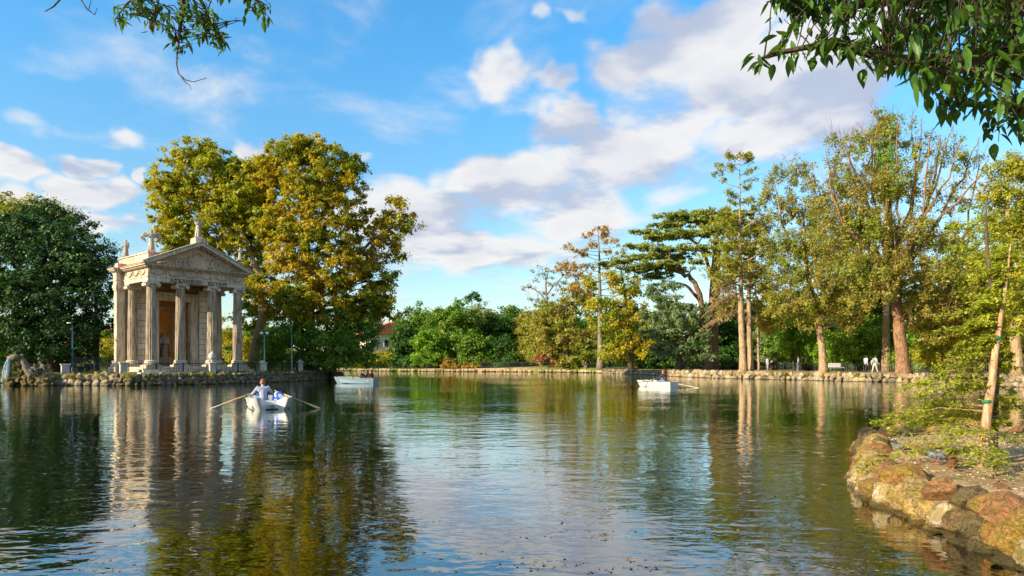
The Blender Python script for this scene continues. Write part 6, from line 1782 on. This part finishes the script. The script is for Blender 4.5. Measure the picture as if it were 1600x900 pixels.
# a hedge of undergrowth that closes the view at ground level
hd = MB()
rng = np.random.default_rng(5)
pts = []
for a, b in [((-110, 96), (-70, 128)), ((-75, 132), (-34, 150)), ((-36, 146), (0, 138)), ((-2, 136), (24, 122)), ((22, 116), (44, 96)), ((40, 98), (62, 82)), ((58, 86), (78, 66))]:
    n = 260
    t = rng.uniform(0, 1, (n, 1))
    q = np.array(a) * (1 - t) + np.array(b) * t + rng.normal(0, .8, (n, 2))
    pts.append(np.concatenate([q, rng.uniform(.5, 3.2, (n, 1))], 1))
pts = np.concatenate(pts)
tag(link('undergrowth', crown_mesh('undergrowth', pts, 1.1, 26, .5, M['lf_deep'], rng)), 'dark undergrowth closing the view below the distant trees', kind='stuff')

# ------------------------------------------------------------------ mossy outcrop at the end of the island
r_ = random.Random(19)
c = W(512, 0, 67.5)
oc = thing('rock_outcrop', 'dark mossy rock outcrop ending the temple island', 'rocks', (c[0], c[1], 0))
for i in range(42):
    t = r_.uniform(-1, 1)
    z = r_.uniform(0, 1) * (1.25 - .55 * abs(t + .3))
    s = r_.uniform(.24, .42)
    put_stone(STONES, oc, (t * 1.25, r_.uniform(-.9, 1.6) + z * .3, z), (s * 1.2, s, s), r_, M['mossy'] if r_.random() < .6 else M['rim'])
tpt = [W(491, 566, 67.5), W(503, 567, 67.2), W(516, 578, 67.0), W(524, 590, 66.8)]
cc = tpt[0]
lt = thing('fallen_trunk', 'dark leaning root or trunk resting on the mossy outcrop', 'trunk', tuple(cc))
MB().tube(np.array(tpt) - cc, [.40, .30, .26, .22], 9).build('trunk', M['bark_dark'], lt, True)

# ------------------------------------------------------------------ the sapling on the near bank
SY = 9.05
feather_tree('cypress_sapling', 'slender pale trunked sapling with feathery yellow green sprays on the near bank', 'tree', SY, [(1535, 722, 0, .064), (1541, 660, 0, .058), (1550, 600, 0, .052), (1557, 540, 0, .040), (1566, 480, 0, .026), (1574, 430, 0, .016), (1580, 380, 0, .007)], 72,
             lambda t: (1.55 - 1.7 * t) if t < .42 else (.75 - .6 * t), M['lf_young'], M['bark_pale'], leaf=.068, droop=.42, rise=.22, spray=21, per=14, seed=120, lo=.07, thin=.24, side=PI * .9, back=-.12, wl=.34, reg=False)
feather_tree('cypress_sapling', 'darker second sapling stem just behind the pale one', 'tree', SY + .45, [(1551, 708, 0, .06), (1553, 640, 0, .055), (1556, 560, 0, .045), (1551, 470, 0, .032), (1543, 390, 0, .022), (1540, 320, 0, .01)], 34,
             lambda t: (1.0 - .7 * t), M['lf_young'], M['bark_dark'], leaf=.068, droop=.35, rise=.25, spray=13, per=10, seed=121, lo=.15, thin=.24, back=.0, wl=.34, reg=False)
sap = [o for o in COL.objects if o.name == 'cypress_sapling'][0]
for pxy in ((1557, 528), (1541.5, 627)):
    q = W(pxy[0], pxy[1], SY) - np.array(sap.location)
    MB().lathe([(.054, -.02), (.060, -.01), (.060, .01), (.054, .02)], 10, tuple(q)).build('green_tie', plain('green_tie', (.03, .16, .07), .8), sap)

# fallen leaves and tufts on the near bank
def scatter(name, label, n, mat, box, L, seed, up=False, zoff=.006):
    rng = np.random.default_rng(seed)
    P = np.stack([rng.uniform(box[0], box[1], n), rng.uniform(box[2], box[3], n)], 1)
    s = sdf(P[:, 0], P[:, 1])
    P = P[s > .35]
    z = land_z(P[:, 0], P[:, 1])
    rr = np.array([mnoise.noise((a * .9, b * .9, 0)) + .5 * mnoise.noise((a * 2.7, b * 2.7, 3)) for a, b in P])
    fine = (P[:, 0] > 2.5) & (P[:, 0] < 16) & (P[:, 1] > 2) & (P[:, 1] < 17)
    z = z + np.where(fine, rr * .05, 0)
    if up:
        keep = np.array([mnoise.noise((a * .7, b * .7, 9)) for a, b in P]) > .02
        P, z = P[keep], z[keep]
        C = np.concatenate([P, (z + L * .35)[:, None]], 1)
        N = nz(rng.normal(0, 1, C.shape) * np.array([1, 1, .2])); D = nz(rng.normal(0, .35, C.shape) + np.array([0, 0, 1]))
        V, F = leaves_geo(C, N, D, L * rng.uniform(.5, 1.3, len(C)), .012 * L / .07, rng)
    else:
        C = np.concatenate([P, (z + zoff)[:, None]], 1)
        N = nz(rng.normal(0, .28, C.shape) + np.array([0, 0, 1])); D = nz(rng.normal(0, 1, C.shape) * np.array([1, 1, .1]))
        l = L * rng.uniform(.5, 1.3, len(C))
        V, F = leaves_geo(C, N, D, l, l * .6, rng)
    return tag(link(name, raw_mesh(name, V, [F], [mat])), label, kind='stuff')


M['litter'] = G('leaf_litter', [(.40, .19, .06), (.60, .44, .24), (.30, .13, .045), (.70, .60, .42), (.50, .32, .11)], transl=.1)
M['drift'] = G('drift_leaf', [(.20, .12, .05), (.30, .22, .12), (.12, .08, .03), (.34, .28, .2)], transl=.1)
M['grass'] = G('grass_blade', [(.10, .15, .02), (.18, .20, .03), (.07, .11, .015), (.26, .24, .05)], transl=.3)
scatter('fallen_leaves', 'tan and rust fallen leaves on the bare near bank', 17000, M['litter'], (4.3, 15, 4.5, 15.5), .060, 3)
scatter('grass', 'short yellow green grass on the near bank', 9000, M['grass'], (4.6, 15, 5, 15.5), .075, 4, True)
scatter('grass', 'mown green grass on the island below the temple', 26000, M['grass'], (-36, -17, 49, 66), .16, 5, True)
scatter('fallen_leaves', 'fallen leaves along the right bank path', 9000, M['litter'], (19, 46, 44, 92), .16, 6)

def weeds():
    rng = np.random.default_rng(17)
    C = []
    rr = random.Random(3)
    for path, st, h in (([(-34.6, 49.6), (-27.6, 49.3), (-24.3, 51.9), (-20.9, 55.7), (-18.9, 62.2), (-17.9, 69)], .8, .84), ([(18.6, 85), (19, 80), (21.5, 71.8), (27.2, 64.4), (32.2, 57.3), (34, 51.9), (35.2, 45)], 1.0, .70), ([(13.6, 103.7), (18, 91)], .9, .6), ([(-34, 129), (-18.7, 124), (-4.4, 116.7), (10.3, 110)], 1.2, .5)):
        for p, yaw, d in walk(path, st, rr, .9):
            if rr.random() < .45: continue
            n = np.array([-d[1], d[0]])
            q = p + n * rr.uniform(-.05, .5)
            k = rr.randint(1, 4)
            C += [(q[0] + rr.uniform(-.25, .25), q[1] + rr.uniform(-.25, .25), h * rr.uniform(.75, 1.15)) for _ in range(k)]
    tag(link('bank_weeds', crown_mesh('bank_weeds', np.array(C), .22, 14, .17, M['lf_olive'], rng, droop=.4)), 'small weeds growing on top of the stone banks', kind='stuff')


weeds()

# leaves and scum drifting on the water
def drift():
    rng = np.random.default_rng(9)
    C = []
    for _ in range(190):
        Y = 5.7 + 22 * rng.uniform(0, 1) ** 1.9
        X = rng.uniform(-.78, .62) * Y if rng.random() < .55 else rng.uniform(.0, .5) * Y
        k = rng.integers(1, 11)
        a = rng.uniform(-.4, .4)
        u = rng.normal(0, .14, k); v = rng.normal(0, .035, k)
        C.append(np.stack([X + u * math.cos(a) - v * math.sin(a), Y + u * math.sin(a) + v * math.cos(a), np.full(k, .007)], 1))
    C = np.concatenate(C)
    C = C[sdf(C[:, 0], C[:, 1]) < -.2]
    N = nz(rng.normal(0, .06, C.shape) + np.array([0, 0, 1])); D = nz(rng.normal(0, 1, C.shape) * np.array([1, 1, 0]))
    l = .036 * rng.uniform(.4, 1.4, len(C))
    V, F = leaves_geo(C, N, D, l, l * .7, rng, .02)
    tag(link('floating_leaves', raw_mesh('floating_leaves', V, [F], [M['drift']])), 'small fallen leaves drifting on the water', kind='stuff')


drift()

# ------------------------------------------------------------------ two pigeons
def pigeon(label, px, py, yaw, k=1.0):
    Y = (EYE - .46) * FPX / (py - HZ)
    p = W(px, py, Y)
    o = thing('pigeon', label, 'pigeon', (p[0], p[1], ground_z(p[0], p[1]) + .02), yaw, 'pigeons on the near bank')
    c = [((0, -.04, .095), .052, (0, .05, .115), .056), ((0, .05, .115), .05, (0, .095, .16), .030), ((0, .095, .16), .028, (0, .11, .195), .027), ((0, .12, .20), .026, (0, .128, .20), .022), ((0, -.05, .09), .04, (0, -.13, .075), .024), ((-.014, -.13, .075), .018, (-.012, -.21, .062), .014), ((.014, -.13, .075), .018, (.012, -.21, .062), .014),
         ((-.046, .03, .115), .022, (-.03, -.13, .085), .014), ((.046, .03, .115), .022, (.03, -.13, .085), .014)]
    b = link('body', caps_mesh('body', [(np.array(a) * k, r * k, np.array(d) * k, s * k) for a, r, d, s in c], M['pigeon'], .008, 3, .5), o)
    for s in (-1, 1):
        MB().tube(np.array([(s * .022, .0, .06), (s * .024, .005, .03), (s * .024, .0, .0)]) * k, .006 * k, 5).tube(np.array([(s * .024, 0, .002), (s * .026, .035, .002)]) * k, .005 * k, 4).tube(np.array([(s * .024, 0, .002), (s * .04, .025, .002)]) * k, .004 * k, 4).tube(np.array([(s * .024, 0, .002), (s * .024, -.02, .002)]) * k, .004 * k, 4).build('leg', M['pink_leg'], o)
    MB().tube(np.array([(0, .14, .20), (0, .165, .192), (0, .172, .186)]) * k, [.008 * k, .005 * k, .001], 6).build('beak', M['beak'], o)
    return o


pigeon('grey pigeon with barred wings near the upright rusty stone', 1464, 716, 1.2, 1.05)
pigeon('grey pigeon with a pale back beside the shore stones', 1407, 702, 1.9, 1.0)

# ------------------------------------------------------------------ overhanging branches
def leaf_variant(seed, mat):
    """one broad pointed leaf, folded along its rib, hanging along -z, length 1"""
    r = random.Random(seed)
    ys = [0, .12, .3, .5, .7, .88, 1.0]
    ws = [0.01, .17, .27, .26, .17, .07, 0.0]
    V, F = [], []
    b = r.uniform(-.8, .9); c = r.uniform(.05, .5); k = r.uniform(.65, 1.25); tw = r.uniform(-.12, .12)
    ws = [w * k for w in ws]
    for y, w in zip(ys, ws):
        bend = b * y * y * .4
        V += [(-w + tw * y * y, c * w + bend, -y), (tw * y * y, bend, -y), (w + tw * y * y, c * w + bend, -y)]
    for i in range(6):
        for j in range(2): F.append((i * 3 + j, i * 3 + j + 1, i * 3 + j + 4, i * 3 + j + 3))
    return V, F


def overhang(name, label, root_xy, trunk, limbs, samples, Lf, mat, bark, leafN, maxparts, seed, mats2=(), wfac=1.0, group=None, bare=(), twig=.006):
    """samples: (n,3) twig ends in the world"""
    rng = np.random.default_rng(seed)
    rz = random.Random(seed)
    gz = ground_z(*root_xy)
    o = np.array([root_xy[0], root_xy[1], gz])
    root = thing(name, label, 'tree', tuple(o))
    tp = np.array(trunk) - o
    MB().tube(tp[:, :3], [.26, .22, .18, .12][:len(tp)], 10).build('trunk', M[bark], root, True)
    br = MB()
    A, AR = [], []
    for lb, r0, r1 in limbs:
        lp = np.array(lb) - o
        t2 = np.linspace(0, len(lp) - 1, (len(lp) - 1) * 8 + 1)
        i2 = np.minimum(t2.astype(int), len(lp) - 2); f2 = (t2 - i2)[:, None]
        p0 = lp[np.maximum(i2 - 1, 0)]; p1 = lp[i2]; p2 = lp[i2 + 1]; p3 = lp[np.minimum(i2 + 2, len(lp) - 1)]
        q = .5 * (2 * p1 + (p2 - p0) * f2 + (2 * p0 - 5 * p1 + 4 * p2 - p3) * f2 ** 2 + (3 * p1 - p0 - 3 * p2 + p3) * f2 ** 3)
        br.tube(q, np.linspace(r0, r1, len(q)), 7)
        A.append(q)
    for lb, r0, r1 in bare: br.tube(np.array(lb) - o, np.linspace(r0, r1, len(lb)), 5)
    A = np.concatenate(A)
    var = [leaf_variant(i, mat) for i in range(10)]
    me = [raw_mesh('leaf', np.array(V) * np.array([wfac, 1, 1]), [np.array(F)], [M[mat]], True) for V, F in var]
    leaves = []
    for s in samples:
        s = s - o
        d = np.linalg.norm(A - s, axis=1)
        a = A[int(np.argmin(d + rng.uniform(0, .15, len(A))))]
        lp = limb_path(a, s, 6, rng, .10, .04)
        if np.linalg.norm(s - a) < 1.3: br.tube(lp, np.linspace(twig, twig * .35, 6), 4, cap=False)
        for k in range(rng.integers(max(1, leafN - 2), leafN + 2)):
            t = rng.integers(2, 6)
            p = lp[t] + rng.normal(0, Lf * .22, 3)
            yaw = rng.uniform(0, 6.28)
            tilt = abs(rng.normal(.62, .45))
            leaves.append((p, yaw, tilt, Lf * rng.choice([.5, .75, 1.0, 1.2]) * rng.uniform(.85, 1.15), rng.integers(0, 10)))
    br.build('branch', M[bark], root, True)
    # those in view that show largest become single leaves
    def score(l):
        w = l[0] + o
        px = 800 + FPX * w[0] / w[1]; py = HZ - FPX * (w[2] - EYE) / w[1]
        return -(l[3] / w[1]) if (0 < px < 1600 and 0 < py < 400) else 0
    leaves.sort(key=score)
    rest = MB()
    for i, (p, yaw, tilt, s, v) in enumerate(leaves):
        mt = None
        if mats2 and rng.random() < mats2[1]: mt = M[mats2[0]]
        if i < maxparts:
            q = link('leaf', me[v], root, tuple(p), (tilt, 0, yaw), s)
            if mt:
                q.material_slots[0].link = 'OBJECT'; q.material_slots[0].material = mt
        else:
            R = np.array(Matrix.Rotation(yaw, 3, 'Z') @ Matrix.Rotation(tilt, 3, 'X'))
            V = (np.array(var[v][0]) * np.array([wfac, 1, 1]) * s) @ R.T + p
            rest.add(V, [np.array(var[v][1])])
    if rest.V: tag(rest.build('foliage', M[mat], root, True), kind='stuff')
    return root, leaves


rng = np.random.default_rng(44)
LB = ([1172, 1200, 1240, 1290, 1340, 1390, 1440, 1475, 1520, 1560, 1600, 1800], [98, 116, 122, 92, 110, 118, 150, 192, 176, 190, 218, 300])
smp = []
while len(smp) < 900:
    px = 1172 + (1760 - 1172) * rng.uniform(0, 1) ** .9; py = rng.uniform(-150, 300)
    bot = np.interp(px, *LB) - 10 + rng.normal(0, 5)
    if py > bot: continue
    if px < 1215 and not (py > 76 or (-60 < py < 8 and px > 1195)): continue
    if px < 1300 and rng.random() > .42 + .5 * (px - 1172) / 200: continue
    if mnoise.noise((px * .018, py * .022, 4.2)) < -.22: continue
    Y = rng.uniform(3.7, 5.6) if px > 1300 else rng.uniform(4.2, 4.9)
    smp.append(W(px, py, Y))
for _ in range(170):                                        # unseen canopy over the camera, added to shade the hanging leaves
    smp.append(np.array([rng.uniform(-.6, 4.6), rng.uniform(.6, 3.2), rng.uniform(4.4, 6.4)]))
smp += [W(px, py, 4.5) for px, py in ((1545, 208), (1560, 222), (1575, 200), (1590, 212), (1470, 178), (1462, 168), (1182, 92), (1190, 96), (1242, 112), (1262, 96), (1210, 4), (1200, -2), (1225, 30), (1240, 22))]
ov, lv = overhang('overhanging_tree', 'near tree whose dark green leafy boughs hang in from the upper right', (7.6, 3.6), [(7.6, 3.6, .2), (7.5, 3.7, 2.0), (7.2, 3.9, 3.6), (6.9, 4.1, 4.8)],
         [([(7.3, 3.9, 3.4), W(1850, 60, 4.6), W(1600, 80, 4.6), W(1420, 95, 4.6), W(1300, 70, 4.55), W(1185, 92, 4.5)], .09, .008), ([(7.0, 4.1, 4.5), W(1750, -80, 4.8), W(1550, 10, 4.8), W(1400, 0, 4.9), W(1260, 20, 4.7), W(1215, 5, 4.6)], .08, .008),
          ([(7.3, 3.9, 3.3), W(1800, 150, 4.3), W(1680, 160, 4.4), W(1560, 165, 4.5), W(1470, 160, 4.4)], .06, .01), ([(6.9, 4.1, 4.8), W(1700, -160, 5.2), W(1450, -80, 5.3), W(1330, -60, 5.1)], .06, .01), ([(6.9, 4.1, 4.8), (5.2, 3.2, 5.4), (3.0, 2.2, 5.6), (.4, 1.6, 5.4)], .09, .012), ([(6.9, 4.1, 4.8), (5.0, 2.4, 5.0), (3.2, 1.3, 5.0)], .06, .012), ([(7.2, 3.9, 3.6), W(1700, 60, 4.0), W(1500, 110, 4.0), W(1380, 90, 4.2)], .05, .008)],  # limbs reaching over the camera carry the added unseen canopy
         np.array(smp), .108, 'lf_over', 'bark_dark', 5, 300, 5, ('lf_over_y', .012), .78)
smp = []
for cx, cy, rx, ry, n in ((235, 12, 30, 14, 16), (275, 22, 42, 22, 34), (310, 30, 30, 26, 30), (330, 55, 28, 18, 18), (290, 62, 22, 14, 16), (240, 40, 14, 8, 8), (190, 26, 14, 16, 12), (212, 8, 16, 8, 8), (395, 8, 26, 10, 14), (412, 26, 10, 6, 5), (380, 32, 6, 6, 3), (352, 74, 8, 8, 4), (262, -20, 80, 18, 40), (350, -20, 70, 18, 30)):
    for _ in range(n):
        a = rng.uniform(0, 6.28); r = math.sqrt(rng.uniform(0, 1))
        smp.append(W(cx + rx * r * math.cos(a), cy + ry * r * math.sin(a), rng.uniform(6.6, 7.3)))
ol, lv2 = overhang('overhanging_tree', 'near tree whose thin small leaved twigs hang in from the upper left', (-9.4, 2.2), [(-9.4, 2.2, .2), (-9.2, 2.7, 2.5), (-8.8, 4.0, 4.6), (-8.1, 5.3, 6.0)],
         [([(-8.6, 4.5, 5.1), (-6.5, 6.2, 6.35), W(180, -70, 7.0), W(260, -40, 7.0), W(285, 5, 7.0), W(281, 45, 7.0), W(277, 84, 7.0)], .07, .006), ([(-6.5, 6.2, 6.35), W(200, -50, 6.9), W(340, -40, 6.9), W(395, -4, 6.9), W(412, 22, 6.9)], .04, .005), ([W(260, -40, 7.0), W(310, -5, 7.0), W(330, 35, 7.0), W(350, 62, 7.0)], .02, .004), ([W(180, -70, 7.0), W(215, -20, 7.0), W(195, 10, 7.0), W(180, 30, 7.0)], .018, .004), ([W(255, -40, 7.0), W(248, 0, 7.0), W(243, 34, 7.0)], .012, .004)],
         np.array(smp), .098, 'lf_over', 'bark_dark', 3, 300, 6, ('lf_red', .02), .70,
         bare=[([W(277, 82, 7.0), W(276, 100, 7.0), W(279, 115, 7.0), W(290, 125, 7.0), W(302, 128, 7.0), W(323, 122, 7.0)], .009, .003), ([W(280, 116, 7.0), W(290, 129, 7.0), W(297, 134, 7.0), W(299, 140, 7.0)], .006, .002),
               ([W(180, -70, 7.0), W(130, -40, 7.0), W(100, -8, 7.0), W(84, 10, 7.0), W(70, 18, 7.0)], .016, .005), ([W(130, -40, 7.0), W(122, -8, 7.0), W(136, 14, 7.0), W(148, 23, 7.0), W(152, 12, 7.0)], .011, .003), ([W(139, 14, 7.0), W(142, 2, 7.0), W(141, -10, 7.0)], .004, .002)], twig=.007)
